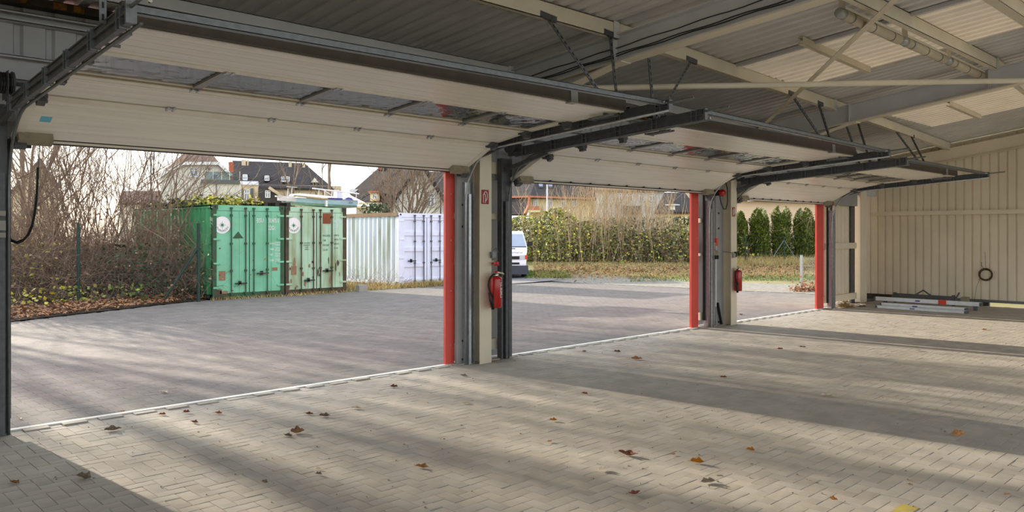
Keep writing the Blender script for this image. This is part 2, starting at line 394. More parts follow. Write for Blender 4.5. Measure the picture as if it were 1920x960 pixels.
while x < XE:
    x1 = min(x + 1.0, XE)
    part('cladding_sheet', ribbed(x, x1, 8.0, 2.62, lambda q: rz(q, 8.0) - 0.015, 0.25, 0.035, 0.17), K['grey'], wf)
    x = x1
for nm, z0, z1, yy in (('girt', 3.02, 3.23, 7.86), ('girt', 3.53, 3.62, 7.88)):
    m = MB(); m.cee((-9, yy + 0.06, (z0 + z1) / 2), (XE - 0.2, yy + 0.06, (z0 + z1) / 2), 0.12, z1 - z0, flip=1); part(nm, m, K['grey'], wf)
for xa, xb, zl in ((-9, 0.6, 2.5), (0.6, 6.9, 2.49), (6.9, 12.7, 2.42), (12.7, 19.3, 2.34)):
    m = MB(); m.box(xa, 7.9, zl, xb, 7.985, 2.66); part('lintel', m, K['greym'], wf)
m = MB(); m.box(-9, 7.84, rz(0, 8) - 0.10, XE, 7.99, rz(0, 8) - 0.03); part('eaves_closure', m, K['dark'], wf)
fo = MB(); r2 = random.Random(5)
for i in range(60):
    xx = 1.6 + i * 0.25 + r2.random() * 0.1; z = rz(xx, 7.9) - 0.10
    fo.box(xx, 7.82, z - 0.005, xx + 0.06 + r2.random() * 0.06, 7.9, z + 0.03 + r2.random() * 0.02)
part('foam_filler', fo, K['foam'], wf, kind='stuff')
# wall piers between doors
def pier(xa, xb, ribx0, ribx1, red0, red1):
    if ribx1 > ribx0 + 0.05:
        part('cladding_sheet', ribbed(ribx0, ribx1, 7.96, 0.02, lambda q: 2.64, 0.25, 0.03, 0.16), K['grey'], wf)
    m = MB(); m.box(red0, 7.86, -0.01, red1, 7.90, 2.62); part('door_jamb', m, K['red'], wf, label='red coated steel door jamb')
    sc = MB()
    for z in (0.25, 0.95, 1.6, 2.2, 2.5): sc.lathe([(0.0, -0.004), (0.009, -0.004), (0.009, 0.0)], (red1 - 0.05, 7.86, z), 6, axis='y')
    part('screws', sc, K['galvl'], wf, kind='stuff')
pier(0.55, 1.62, 0.7, 1.5, 0.55, 0.67)
pier(6.44, 7.5, 6.57, 7.49, 6.43, 6.57)
pier(12.2, 13.3, 12.34, 13.26, 12.06, 12.28)
pier(17.0, 17.4, 0, 0, 17.02, 17.36)
m = MB(); m.box(-9, 8.05, 2.55, 19.3, 8.08, 3.75); part('outer_fascia', m, K['red'], wf)
for xa, xb in ((6.575, 7.42), (12.34, 13.2), (0.67, 1.5)):
    for za, zb in ((2.5, 2.66), (1.88, 1.96), (0.12, 0.26), (1.28, 1.33)):
        m = MB(); m.box(xa, 7.86, za, xb, 7.95, zb); part('girt', m, K['cream'], wf)
# panel bay between the last door and the corner column
part('cladding_sheet', ribbed(17.4, 19.3, 8.02, 0.1, lambda q: 2.66, 0.2, 0.03, 0.1), K['creamw'], wf)
for za, zb in ((2.38, 2.62), (1.32, 1.46), (0.1, 0.25)):
    m = MB(); m.box(17.5, 7.92, za, 19.3, 8.0, zb); part('girt', m, K['creamw'], wf)
m = MB(); m.box(19.12, 7.98, 0.0, 19.34, 8.015, 2.6); part('filler_strip', m, K['galvd'], wf)
part('cladding_sheet', ribbed(19.25, XE + 0.05, 8.3, 0.0, lambda q: rz(q, 8.0), 0.25, 0.035, 0.17), K['creamw'], wf)
m = MB(); m.box(-9.2, 8.0, -0.1, -9.0, 8.05, 3.8); part('end_trim', m, K['grey'], wf)

# end wall
wr = thing('wall_right', 'cream ribbed end wall with horizontal girt and steel base rail', 'wall', (XE, 2, 0), kind='structure')
y = HALL_Y0
while y < 8.3:
    y1 = min(y + 1.08, 8.3)
    part('cladding_sheet', ribbed(y, y1, XE, 0.14, lambda q: rz(XE, q) - 0.01, 0.18, 0.032, 0.14, ang=0.006, along='y'), K['creamw'], wr); y = y1
m = MB(); m.box(XE - 0.13, HALL_Y0, 2.13, XE, 7.95, 2.23); part('girt', m, K['creamw'], wr)
m = MB(); m.box(XE - 0.06, HALL_Y0, 0.085, XE + 0.02, 7.6, 0.145); part('base_rail', m, K['galv'], wr, label='grey galvanised base rail')
m = MB(); m.box(XE - 0.02, 5.45, -0.05, XE + 0.08, 8.35, 0.145); part('plinth', m, K['dark'], wr)
def r3(y): return 3.6 + 0.145 * (7 - y)
m = MB(); m.ibeam((XE - 0.12, 8.1, r3(8.1) - 0.15), (XE - 0.12, RIDGE, r3(RIDGE) - 0.15), 0.14, 0.30); part('end_rafter', m, K['creamw'], wr)
m = MB()
m.ibeam((19.6, 8.02, 0), (19.6, 8.02, 3.45), 0.36, 0.30, 0.014, 0.01, up=(0, 1, 0)); part('corner_column', m, K['creamw'], wr)
m = MB(); m.box(19.8, 7.86, 0, XE, 8.3, 0.02); part('base_plate', m, K['galvd'], wr)
# rear and side walls (outside the view)
for i, xr in enumerate((-8.8, -3.9, 1.8, 7.3, 13.0, 20.4)):
    m = MB(); m.ibeam((xr, HALL_Y0, 0), (xr, HALL_Y0, rz(xr, HALL_Y0) - 0.02), 0.2, 0.2, up=(0, 1, 0))
    solo('rear_post', m, K['cream'], 'cream steel rear post behind the viewer, %s from the end wall' % ('sixth', 'fifth', 'fourth', 'third', 'second', 'first')[i], 'column', (xr, HALL_Y0, 0), group='posts along the open rear side')
m = MB(); m.box(-9, HALL_Y0 - 9, -0.03, XE, HALL_Y0, -0.002)
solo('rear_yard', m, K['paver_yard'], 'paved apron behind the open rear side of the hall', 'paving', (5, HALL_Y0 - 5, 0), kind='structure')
wl = thing('wall_left', 'cream ribbed far side wall of the hall', 'wall', (-9, 0, 0), kind='structure')
part('cladding_sheet', ribbed(HALL_Y0, 8.0, -9, 0, lambda q: rz(-9, q), 0.36, 0.04, 0.18, along='y', face=-1), K['creamw'], wl)

# ------------------------------------------------------------------ columns, rafters, purlins, bracing
def r1(y): return 3.73 + 0.09 * (7 - y)
def r2f(y): return 3.60 + 0.135 * (7 - y)
def column(xc, label):
    m = MB(); m.ibeam((xc, 7.72, 0), (xc, 7.72, 3.35), 0.20, 0.22, 0.014, 0.01, up=(0, 1, 0))
    t = thing('steel_column', label, 'column', (xc, 7.72, 0)); part('shaft', m, K['cream'], t)
    m = MB(); m.box(xc - 0.32, 7.79, 0, xc - 0.07, 7.80, 2.75); m.box(xc - 0.34, 7.78, 0, xc - 0.325, 7.83, 2.7); part('side_plate', m, K['greym'], t, label='grey fixing plate beside the flange')
    m = MB()
    for z in (0.06, 0.30, 1.78, 2.06):
        m.lathe([(0, -0.014), (0.016, -0.014), (0.018, 0)], (xc - 0.24, 7.79, z), 8, axis='y')
    part('bolt', m, K['blackp'], t, kind='stuff')
    return t
column(PX[0] + 0.1, 'cream steel column beside the first door at the picture edge')
COL1 = column(6.9, 'cream steel column carrying the larger extinguisher sign')
COL2 = column(13.08, 'cream steel column next to the red siren')
def rafter(xc, rf, label, y_end=RIDGE):
    t = thing('roof_rafter', label, 'beam', (xc, 7.6, 3.4))
    m = MB(); m.ibeam((xc, 7.75, rf(7.75) - 0.15), (xc, y_end, rf(y_end) - 0.15), 0.17, 0.30); part('girder', m, K['grey'], t)
    m = MB(); m.bar((xc, 7.7, rf(7.7) - 0.306), (xc, y_end, rf(y_end) - 0.306), 0.171, 0.012); part('lower_flange', m, K['cream'], t, label='cream lower flange')
    yk = 5.45
    m = MB(); zk = rf(yk) - 0.30; zl = rf(7.6) - 0.30 - 0.30
    m.prism([(xc - 0.005, 7.6, zl), (xc - 0.005, yk, zk), (xc - 0.005, 7.6, rf(7.6) - 0.3)], (0.01, 0, 0)); part('haunch', m, K['grey'], t)
    m = MB(); m.bar((xc, 7.6, zl - 0.006), (xc, yk, zk - 0.006), 0.17, 0.014); m.bar((xc, yk + 0.01, zk - 0.012), (xc, yk - 0.12, zk + 0.002), 0.17, 0.022); part('haunch_flange', m, K['cream'], t)
    m = MB()
    for yy in (yk,):
        m.box(xc - 0.08, yy - 0.005, rf(yy) - 0.29, xc - 0.004, yy + 0.005, rf(yy) - 0.01)
    part('stiffener', m, K['grey'], t)
    m = MB()
    m.box(xc - 0.08, 3.42, rf(3.42) - 0.29, xc - 0.004, 3.43, rf(3.42) - 0.01)
    if xc > 10: part('stiffener', m, K['grey'], t)
    return t
RA1 = rafter(6.9, r1, 'near roof rafter above the extinguisher column, with thin cables')
RA2 = rafter(13.05, r2f, 'further roof rafter above the siren column')
m = MB()
for dz, y0 in ((0.135, 7.2), (0.205, 7.0), (0.225, 6.6)):
    pts = [(6.9 - 0.03, y, r1(y) - dz + 0.006 * sin(y * 9 + dz * 50)) for y in [y0 - 0.15 * i for i in range(40)]]
    m.tube(pts, 0.006, 5)
cab = part('cables', m, K['blackp'], RA1, kind='stuff')
rafter(0.98, r1, 'roof rafter over the viewer beside the first door')
def purlin(yf, h, wd, label, x0=-9, x1=XE, matk='cream', dz=0.0):
    t = thing('roof_purlin', label, 'beam', (0, yf(0), roof_z(0, yf(0)) - h - dz))
    segs = [x for x in (x0, 0.98, 6.9, 13.05, x1) if x0 <= x <= x1]; segs = sorted(set(segs))
    for a, b_ in zip(segs, segs[1:]):
        m = MB(); pa = Vector((a, yf(a), roof_z(a, yf(a)) - h / 2 - dz - 0.005)); pb = Vector((b_, yf(b_), roof_z(b_, yf(b_)) - h / 2 - dz - 0.005))
        m.cee(pa, pb, wd, h, 0.007, flip=-1); part('purlin_length', m, K[matk], t)
    for a in segs[1:-1]:
        z = roof_z(a, yf(a)) - h - dz; m = MB(); m.box(a - 0.12, yf(a) - wd / 2 - 0.012, z - 0.01, a - 0.03, yf(a) - wd / 2 - 0.002, z + h)
        part('cleat', m, K['grey'], t)
    return t
purlin(lambda x: 7.1 if x < 13.05 else 7.1 + 0.07 * (x - 13.05), 0.14, 0.07, 'grey eaves purlin running just inside the door wall', matk='grey', dz=0.09)
purlin(p2y, 0.17, 0.08, 'cream purlin from which the door tracks hang')
purlin(lambda x: 3.35 if x < 13.05 else 3.35 + 0.08 * (x - 13.05), 0.16, 0.08, 'cream purlin beside the row of tube lamps')
purlin(lambda x: 2.45 if x < 13.05 else 2.45 + 0.08 * (x - 13.05), 0.17, 0.12, 'wide cream purlin next above the lamp row')
purlin(lambda x: 1.75 if x < 13.05 else 1.75 + 0.08 * (x - 13.05), 0.14, 0.07, 'highest cream purlin in view near the upper corner')
m = MB(); m.cee((9.2, 4.45, roof_z(9.2, 4.45) - 0.055), (11.5, 4.55, roof_z(11.5, 4.55) - 0.055), 0.06, 0.09, flip=-1)
solo('rooflight_bearer', m, K['cream'], 'short cream bearer crossing under the nearer rooflight', 'beam', (10.3, 4.5, 4.1))
m = MB(); m.cee((15.4, 4.7, roof_z(15.4, 4.7) - 0.05), (17.6, 4.8, roof_z(17.6, 4.8) - 0.05), 0.06, 0.09, flip=-1)
solo('rooflight_bearer', m, K['cream'], 'short cream bearer crossing under the rooflight beyond the second rafter', 'beam', (16.5, 4.7, 4.0))
m = MB(); m.tube([(6.98, 6.35, 3.42), (13.0, 2.75, 3.83)], 0.036, 12)
solo('brace_tube', m, K['cream'], 'round cream brace tube crossing level under the roof', 'brace', (6.98, 6.35, 3.42), smooth=False)
m = MB(); pa, pb = Vector((13.0, 7.1, 3.52)), Vector((6.98, 2.05, 4.06)); m.bar(pa, pb, 0.07, 0.008); m.bar(pa + Vector((0.02, -0.03, 0.03)), pb + Vector((0.02, -0.03, 0.03)), 0.008, 0.06)
solo('brace_angle', m, K['cream'], 'flat cream angle brace rising steeply across the tube', 'brace', pa)
# luminaires below the purlin
for i, (xa, xb) in enumerate(((8.15, 9.72), (9.9, 11.3), (11.48, 12.95))):
    ya = 3.5; za, zb = roof_z(xa, ya) - 0.19, roof_z(xb, ya) - 0.19
    za -= 0.03; zb -= 0.04
    t = thing('tube_lamp', ('unlit beige tube lamp under the purlin, first from the near rafter', 'unlit beige tube lamp in the middle of the row of three', 'unlit beige tube lamp ending at the second rafter')[i], 'lamp', (xa, ya, za), group='tube lamps under the purlin')
    m = MB(); m.tube([(xa, ya, za), (xb, ya, zb)], 0.054, 14); part('diffuser', m, K['lamp'], t, True)
    m = MB(); m.box(xa, ya - 0.03, za + 0.05, xa + 0.02, ya + 0.03, za + 0.2); m.bar((xa, ya, za + 0.06), (xb, ya, zb + 0.06), 0.08, 0.03); part('housing', m, K['cream'], t)
    m = MB(); d = Vector((xb - xa, 0, zb - za)).normalized()
    m.tube([Vector((xa, ya, za)) - d * 0.09, Vector((xa, ya, za)) - d * 0.06, Vector((xa, ya, za)) + d * 0.03], [0.03, 0.052, 0.059], 12); part('end_cap', m, K['lampe'], t, True)
    for s in (0.15, 0.5, 0.85):
        m = MB(); p = Vector((xa, ya, za)).lerp(Vector((xb, ya, zb)), s); m.tube([p - d * 0.012, p + d * 0.012], 0.057, 12)
        part('clip', m, K['galv'], t)

# ------------------------------------------------------------------ sectional doors
DOORS = [dict(x0=1.60, x1=6.60, z=0.0, tl=1.53, tr=6.70, tlz=-0.06), dict(x0=7.47, x1=12.36, z=-0.075, tl=7.36, tr=12.46, tlz=0.06), dict(x0=13.28, x1=17.2, z=-0.15, tl=13.18, tr=17.52, tlz=0.0)]
PROF = [(7.68, 2.50), (7.08, 2.80), (6.50, 2.885), (5.86, 2.935), (5.12, 2.975)]
DL = ['raised sectional door with wavy panes and a blue sticker', 'raised sectional door of the middle opening with a cable along its edge', 'raised sectional door of the last opening, next to the end wall']
def track_path(z, y_end):
    pts = [(7.735, 0.0), (7.735, 2.10 + z)]
    for i in range(1, 8):
        a = radians(82) * i / 7; pts.append((7.735 - 0.62 * (1 - cos(a)), 2.10 + z + 0.66 * sin(a)))
    y0, z0 = pts[-1]; pts += [(6.0, z0 + (y0 - 6.0) * 0.068), (y_end, z0 + (y0 - y_end) * 0.068)]
    return pts
for di, D in enumerate(DOORS):
    x0, x1, dz = D['x0'], D['x1'], D['z']
    t = thing('door_%d' % (di + 1), DL[di], 'door', ((x0 + x1) / 2, 7.7, 0), kind='structure')
    P = [Vector((0, y, z + dz)) for y, z in PROF]
    for k in range(4):
        a, b_ = P[k], P[k + 1]; d = (b_ - a).normalized(); nrm = Vector((0, -d.z, d.y))
        if nrm.z < 0: nrm = -nrm          # towards the upper face
        def pp(x, s, h): q = a + d * s + nrm * h; return Vector((x, q.y, q.z))
        Ln = (b_ - a).length
        def slab(m, xa, xb, s0, s1, h0, h1): m.hexa((pp(xa, s0, h0), pp(xb, s0, h0), pp(xb, s1, h0), pp(xa, s1, h0), pp(xa, s0, h1), pp(xb, s0, h1), pp(xb, s1, h1), pp(xa, s1, h1)))
        nm = 'glazed_section' if k == 2 else 'door_section'
        m = MB()
        if k == 2:
            slab(m, x0, x1, 0.004, 0.045, 0, 0.04); slab(m, x0, x1, Ln - 0.045, Ln - 0.004, 0, 0.04)
            slab(m, x0, x0 + 0.09, 0.045, Ln - 0.045, 0, 0.04); slab(m, x1 - 0.09, x1, 0.045, Ln - 0.045, 0, 0.04)
            pn = part(nm, m, K['alu'], t)
            wdt = (x1 - x0 - 0.18); n = 5
            for i in range(1, n):
                xx = x0 + 0.09 + wdt * i / n; m = MB(); slab(m, xx - 0.035, xx + 0.035, 0.05, Ln - 0.05, -0.004, 0.04); part('mullion', m, K['mull'], pn)
            for i in range(n):
                xa = x0 + 0.09 + wdt * i / n + 0.03; xb = x0 + 0.09 + wdt * (i + 1) / n - 0.03
                m = MB(); m.quad(pp(xa, 0.04, 0.012), pp(xb, 0.04, 0.012), pp(xb, Ln - 0.04, 0.012), pp(xa, Ln - 0.04, 0.012)); part('pane', m, K['pane'], pn)
        else:
            # stucco-lined panel in shallow steps so the beads show
            nb = 5 if k != 1 else 4; st = (Ln - 0.012) / nb
            slab(m, x0, x1, 0.006, Ln - 0.006, 0.002, 0.045)
            for i in range(nb): slab(m, x0 + 0.002, x1 - 0.002, 0.006 + st * i + 0.004, 0.006 + st * (i + 1) - 0.002, -0.0012, 0.01)
            pn = part(nm, m, K['panel'], t)
        m = MB(); slab(m, x0, x1, Ln - (0.075 if k != 2 else 0.0), Ln - 0.005 if k != 2 else Ln + 0.07, -0.009, 0.0) if k < 3 else slab(m, x0, x1, Ln - 0.05, Ln - 0.005, -0.012, 0.0); part('seam_rail', m, K['alu'], pn)
        if k in (1, 2): m = MB(); slab(m, x0 + 0.05, x1 - 0.05, Ln - 0.09 if k == 1 else 0.02, Ln - 0.075 if k == 1 else 0.035, -0.006, 0.0); part('seam_grime', m, K['dirty'], pn)
        for i in range(1, 5):            # hinges on the seams
            xx = x0 + 0.09 + (x1 - x0 - 0.18) * i / 5 + (0.0 if k else 0.02); m = MB(); slab(m, xx - 0.04, xx + 0.04, Ln - 0.012, Ln + 0.012, -0.018, -0.008); slab(m, xx - 0.034, xx - 0.018, Ln - 0.032, Ln + 0.032, -0.022, -0.009); slab(m, xx + 0.018, xx + 0.034, Ln - 0.032, Ln + 0.032, -0.022, -0.009)
            if k < 3: part('hinge', m, K['galvl'], pn)
        for e, xx in ((1, x0), (-1, x1)):  # end stiles and roller carriers
            m = MB(); slab(m, xx, xx + e * 0.07, 0.01, Ln - 0.01, -0.006, 0.0); part('end_stile', m, K['alu'], pn)
            m = MB(); slab(m, xx + e * 0.02, xx + e * 0.11, Ln - 0.05, Ln + 0.03, -0.05, -0.006); slab(m, xx - e * 0.0, xx + e * 0.13, Ln - 0.08, Ln - 0.06, -0.03, -0.006); slab(m, xx + e * 0.035, xx + e * 0.095, Ln - 0.045, Ln + 0.025, -0.085, -0.05)
            if k < 3: part('roller_bracket', m, K['galvd'], pn)
            else:
                m = MB(); slab(m, xx + e * 0.0, xx + e * 0.14, Ln - 0.18, Ln - 0.165, -0.03, -0.006)
                for q in (0.03, 0.1): slab(m, xx + e * q, xx + e * (q + 0.02), Ln - 0.38, Ln - 0.05, -0.045, -0.025)
                slab(m, xx - e * 0.02, xx + e * 0.15, Ln - 0.37, Ln - 0.355, -0.05, -0.03); part('roller_bracket', m, K['galv'], pn)
        if k == 0:
            m = MB(); slab(m, x0, x1, -0.05, 0.004, 0.0, 0.05); part('bottom_rail', m, K['alu'], pn)
            m = MB(); slab(m, x0, x1, -0.08, -0.05, 0.005, 0.045); slab(m, x0, x1, 0.0, 0.008, -0.006, 0.0); part('bottom_seal', m, K['rubber'], pn)
            for e, xx in ((1, x0 + 0.02), (-1, x1 - 0.02)):
                m = MB(); slab(m, xx, xx + e * 0.26, 0.015, 0.105, -0.075, -0.002); part('bottom_bracket', m, K['boxb'], pn)
                m = MB(); slab(m, xx - e * 0.02, xx + e * 0.07, -0.02, 0.05, -0.1, -0.02); slab(m, xx + e * 0.02, xx + e * 0.12, -0.045, -0.025, -0.07, -0.02); m.tube([pp(xx - e * 0.03, 0.02, -0.06), pp(xx + e * 0.06, 0.02, -0.06)], 0.028, 10); part('bottom_roller', m, K['galvd'], pn)
            if di == 0:
                m = MB(); slab(m, x0 + 0.14, x0 + 0.22, 0.28, 0.36, -0.004, -0.001); part('sticker', m, K['blue'], pn, label='blue sticker')
            else:
                m = MB(); pts = []
                for i in range(49):
                    xx = x0 + 0.25 + (x1 - x0 - 0.5) * i / 48; pts.append(pp(xx, 0.035 - 0.012 * abs(sin(pi * i / 4.8)), -0.012))
                m.tube(pts, 0.006, 5); part('edge_cable', m, K['blackp'], pn)
                m = MB()
                for i in range(0, 11): q = pp(x0 + 0.25 + (x1 - x0 - 0.5) * i / 10, 0.035, -0.012); m.box(q.x - 0.012, q.y - 0.014, q.z - 0.012, q.x + 0.012, q.y + 0.014, q.z + 0.012)
                part('cable_clip', m, K['blackp'], pn, kind='stuff')
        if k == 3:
            m = MB(); slab(m, x0 + 0.03, x1 - 0.03, Ln + 0.0, Ln + 0.05, 0.0, 0.13); part('gap_shade_strip', m, K['dark'], pn)  # dark brown strip standing in for the shaded gap above the top section
            m = MB(); xx = x0 + (x1 - x0) * 0.83; slab(m, xx - 0.05, xx + 0.05, Ln - 0.02, Ln + 0.06, -0.02, 0.1); part('buffer_bracket', m, K['mull'], pn)
    # tracks
    for e, xt, zo in ((1, D['tl'], D['tlz']), (-1, D['tr'], 0.0)):
        yend = 4.62 if e == 1 else 4.9
        pth = track_path(dz + zo, 4.62)
        m = MB()
        ztop = (2.78 if e == 1 else 2.35) + dz; m.box(xt - (0.05 if e == 1 and di else 0.045), 7.74, 0.0, xt + (0.14 if e == 1 and di == 1 else 0.045), 7.83, ztop)
        m.box(xt - 0.09 * e, 7.70, 0.0, xt - 0.07 * e, 7.73, 2.35 + dz)
        m.box(xt - 0.02, 7.69, 0.0, xt + 0.02, 7.722, 2.2 + dz)
        part('vertical_track', m, K['galvl'] if e == -1 else K['galvd'], t)
        m = MB(); m.tube([(xt + e * 0.05, y, z) for y, z in pth[:-1]] if False else [(xt + e * 0.05, y - 0.02, z) for y, z in pth], 0.013, 6); part('guide_rail', m, K['galvl'] if e == -1 else K['galv'], t, True)
        m = MB(); m.box(xt + e * 0.05, 7.80, 0.12, xt + e * 0.085, 7.83, 2.5 + dz); part('edge_seal', m, K['rubber'], t)
        hp = [Vector((xt, y, z)) for y, z in pth[-3:]]; hp[0] = hp[1] + (hp[0] - hp[1]) * 1.02
        m = MB()
        pa, pb = hp[0] + Vector((0, 0.3, -0.02 + 0.055)), hp[2] + Vector((0, 0, 0.055))
        m.bar(pa, pb, 0.012, 0.115); m.bar(pa + Vector((0, 0, 0.055)), pb + Vector((0, 0, 0.055)), 0.035, 0.008); m.bar(pa - Vector((0, 0, 0.055)), pb - Vector((0, 0, 0.055)), 0.035, 0.008)
        m.bar(pa + Vector((-0.02, 0, 0.0)), pb + Vector((-0.02, 0, 0.0)), 0.012, 0.012); m.bar(pa + Vector((0.02, 0, 0.0)), pb + Vector((0.02, 0, 0.0)), 0.012, 0.012)
        part('horizontal_track', m, K['galvd'], t)
        for i in range(6):
            q = pa.lerp(pb, (i + 0.35) / 5.6); m = MB()
            for s in (-0.03, 0.03): m.box(q.x - 0.03, q.y + s - 0.006, q.z - 0.062, q.x + 0.03, q.y + s + 0.006, q.z + 0.062)
            part('track_clip', m, K['galv'], t)
        # gusset and bearing plate at the bend
        m = MB(); m.bar((xt, 7.74, 2.62 + dz), (xt, 6.95, 2.80 + dz), 0.03, 0.05); m.box(xt - 0.008, 7.45, 2.80 + dz, xt - 0.002, 7.66, 3.02 + dz); part('bend_strut', m, K['galvd'], t)
        # cable drum
        m = MB(); zc = 2.93 + dz; yc = 7.56
        m.lathe([(0.02, -0.07), (0.10, -0.07), (0.10, -0.055), (0.085, -0.05), (0.085, 0.05), (0.10, 0.055), (0.10, 0.07), (0.02, 0.07)], (xt - e * 0.02, yc, zc), 18, axis='x'); part('cable_drum', m, K['galvd'], t)
        m = MB()
        for i in range(5): m.lathe([(0.086, -0.008), (0.09, 0), (0.086, 0.008)], (xt - e * 0.02 - 0.036 + i * 0.018, yc, zc), 14, axis='x')
        part('drum_groove', m, K['blackp'], t, kind='stuff')
        # spring bumper at the inner track end
        m = MB(); m.tube([pb + Vector((0, 0.02, 0.03)), pb + Vector((0, -0.28, 0.05))], 0.012, 6); m.box(pb.x - 0.03, pb.y - 0.01, pb.z - 0.06, pb.x + 0.03, pb.y + 0.012, pb.z + 0.06); part('end_stop', m, K['galv'], t)
    m = MB(); m.tube([(D['tl'], 7.56, 2.93 + dz), (D['tr'], 7.56, 2.93 + dz)], 0.016, 8); part('torsion_shaft', m, K['galv'], t)
    zr = 2.985 + dz
    m = MB(); m.cee((D['tl'] - 0.02, 4.68, zr + 0.033 + D['tlz']), (D['tr'] + 0.05, 4.68, zr + 0.028), 0.06, 0.05, 0.005, flip=-1, lip=0.012); part('cross_rail', m, K['galv'], t)
    m = MB()
    for xx in (D['tl'] + 0.05, D['tl'] + 0.11, D['tr'] - 0.02, D['tr'] - 0.08):
        m.lathe([(0, -0.016), (0.012, -0.016), (0.014, 0)], (xx, 4.648, zr + 0.03), 8, axis='y')
    part('bolt', m, K['chrome'], t, kind='stuff')
# perforated hangers from purlin to tracks
def angle_post(m, p, q):
    p, q = Vector(p), Vector(q); m.bar(p, q, 0.04, 0.004, up=(0, 1, 0)); m.bar(p + Vector((0.018, 0.018, 0)), q + Vector((0.018, 0.018, 0)), 0.004, 0.036, up=(0, 1, 0))
    d = q - p; n = int(d.length / 0.07)
    return [p + d * (i + 0.5) / n for i in range(n)]
def hanger(p, q, label, group):
    t = thing('track_hanger', label, 'hanger', q, group=group)
    m = MB(); hs = angle_post(m, p, q); part('angle', m, K['galv'], t)
    h = MB(); d = (Vector(q) - Vector(p)).normalized()
    for c_ in hs: h.bar(c_ + Vector((0, -0.004, 0)) - d * 0.018, c_ + Vector((0, -0.004, 0)) + d * 0.018, 0.012, 0.003, up=(0, 1, 0))
    part('slot_holes', h, K['blackp'], t, kind='stuff')
    h = MB(); h.bar(Vector(p) + Vector((-0.12, 0, 0.02)), Vector(p) + Vector((0.12, 0, 0.0)), 0.03, 0.06); part('top_cleat', h, K['galvd'], t)
ZP = lambda x: roof_z(x, p2y(x)) - 0.16
G = 'perforated track hangers'
hanger((6.74, 5.42, ZP(6.7)), (6.74, 5.3, 2.98), 'upright perforated hanger just before the near rafter web', G)
hanger((5.75, 5.42, ZP(5.7)), (6.66, 5.3, 2.98), 'sloping perforated hanger reaching the first door track from its purlin', G)
hanger((7.4, 5.40, ZP(7.4)), (7.4, 5.3, 2.90), 'upright perforated hanger on the middle door near track end', G)
hanger((8.4, 5.48, ZP(8.4)), (7.42, 5.32, 2.95), 'sloping hanger leaning from the purlin to the middle door track', G)
hanger((12.35, 5.66, ZP(12.3)), (12.42, 5.4, 2.86), 'upright perforated hanger beside the further rafter', G)
hanger((11.3, 5.6, ZP(11.3)), (12.38, 5.4, 2.86), 'sloping perforated hanger beside the further rafter', G)
hanger((13.3, 5.7, ZP(13.3)), (13.22, 5.35, 2.8), 'upright hanger just past the further rafter haunch', G)
hanger((14.2, 5.82, ZP(14.2)), (13.28, 5.2, 2.8), 'sloping hanger just past the further rafter haunch', G)
hanger((17.45, 6.02, ZP(17.45)), (17.5, 5.6, 2.76), 'upright hanger of the last track by the end wall', G)
hanger((16.5, 5.98, ZP(16.5)), (17.46, 5.6, 2.76), 'sloping hanger of the last track by the end wall', G)
hanger((1.5, 5.0, 4.0), (1.5, 5.0, 2.93), 'short grey hanger on the first track in the upper corner', G)
hanger((7.9, 4.95, 3.3), (7.4, 4.95, 3.2), 'tiny tie strap near the middle door track end', G) if False else None
# ------------------------------------------------------------------ fittings on the columns
def fire_sign(xc, yc, zc, w_, h_, label):
    t = thing('extinguisher_sign', label, 'sign', (xc, yc, zc))
    m = MB(); m.box(xc - w_ / 2, yc - 0.003, zc - h_ / 2, xc + w_ / 2, yc, zc + h_ / 2); part('plate', m, K['signred'], t)
    m = MB(); y = yc - 0.0045; s = h_
    def Q(a, b): return (xc + a * w_, y, zc + b * s)
    def stroke(pts, r): m.tube([Q(*p) for p in pts], r, 5)
    stroke([(-0.28, 0.16), (-0.28, -0.40), (0.02, -0.40), (0.02, 0.10)], 0.006 * h_ / 0.2 * 0.9)
    stroke([(-0.28, 0.16), (-0.2, 0.2), (-0.12, 0.2), (-0.04, 0.17), (0.02, 0.10)], 0.006)
    stroke([(-0.30, 0.13), (-0.30, 0.16), (-0.22, 0.18)], 0.005)
    stroke([(-0.12, 0.2), (-0.12, 0.28), (-0.2, 0.27)], 0.006)
    stroke([(-0.16, 0.27), (-0.06, 0.36), (0.06, 0.38), (0.2, 0.32), (0.28, 0.16), (0.28, 0.0), (0.2, -0.16), (0.08, -0.27), (-0.02, -0.31)], 0.006)
    part('pictogram', m, K['white'], t, label='white extinguisher pictogram')
fire_sign(6.885, 7.607, 2.165, 0.125, 0.185, 'larger red fire extinguisher sign on the nearer cream column')
fire_sign(13.06, 7.607, 2.085, 0.10, 0.17, 'smaller red fire extinguisher sign on the further cream column')
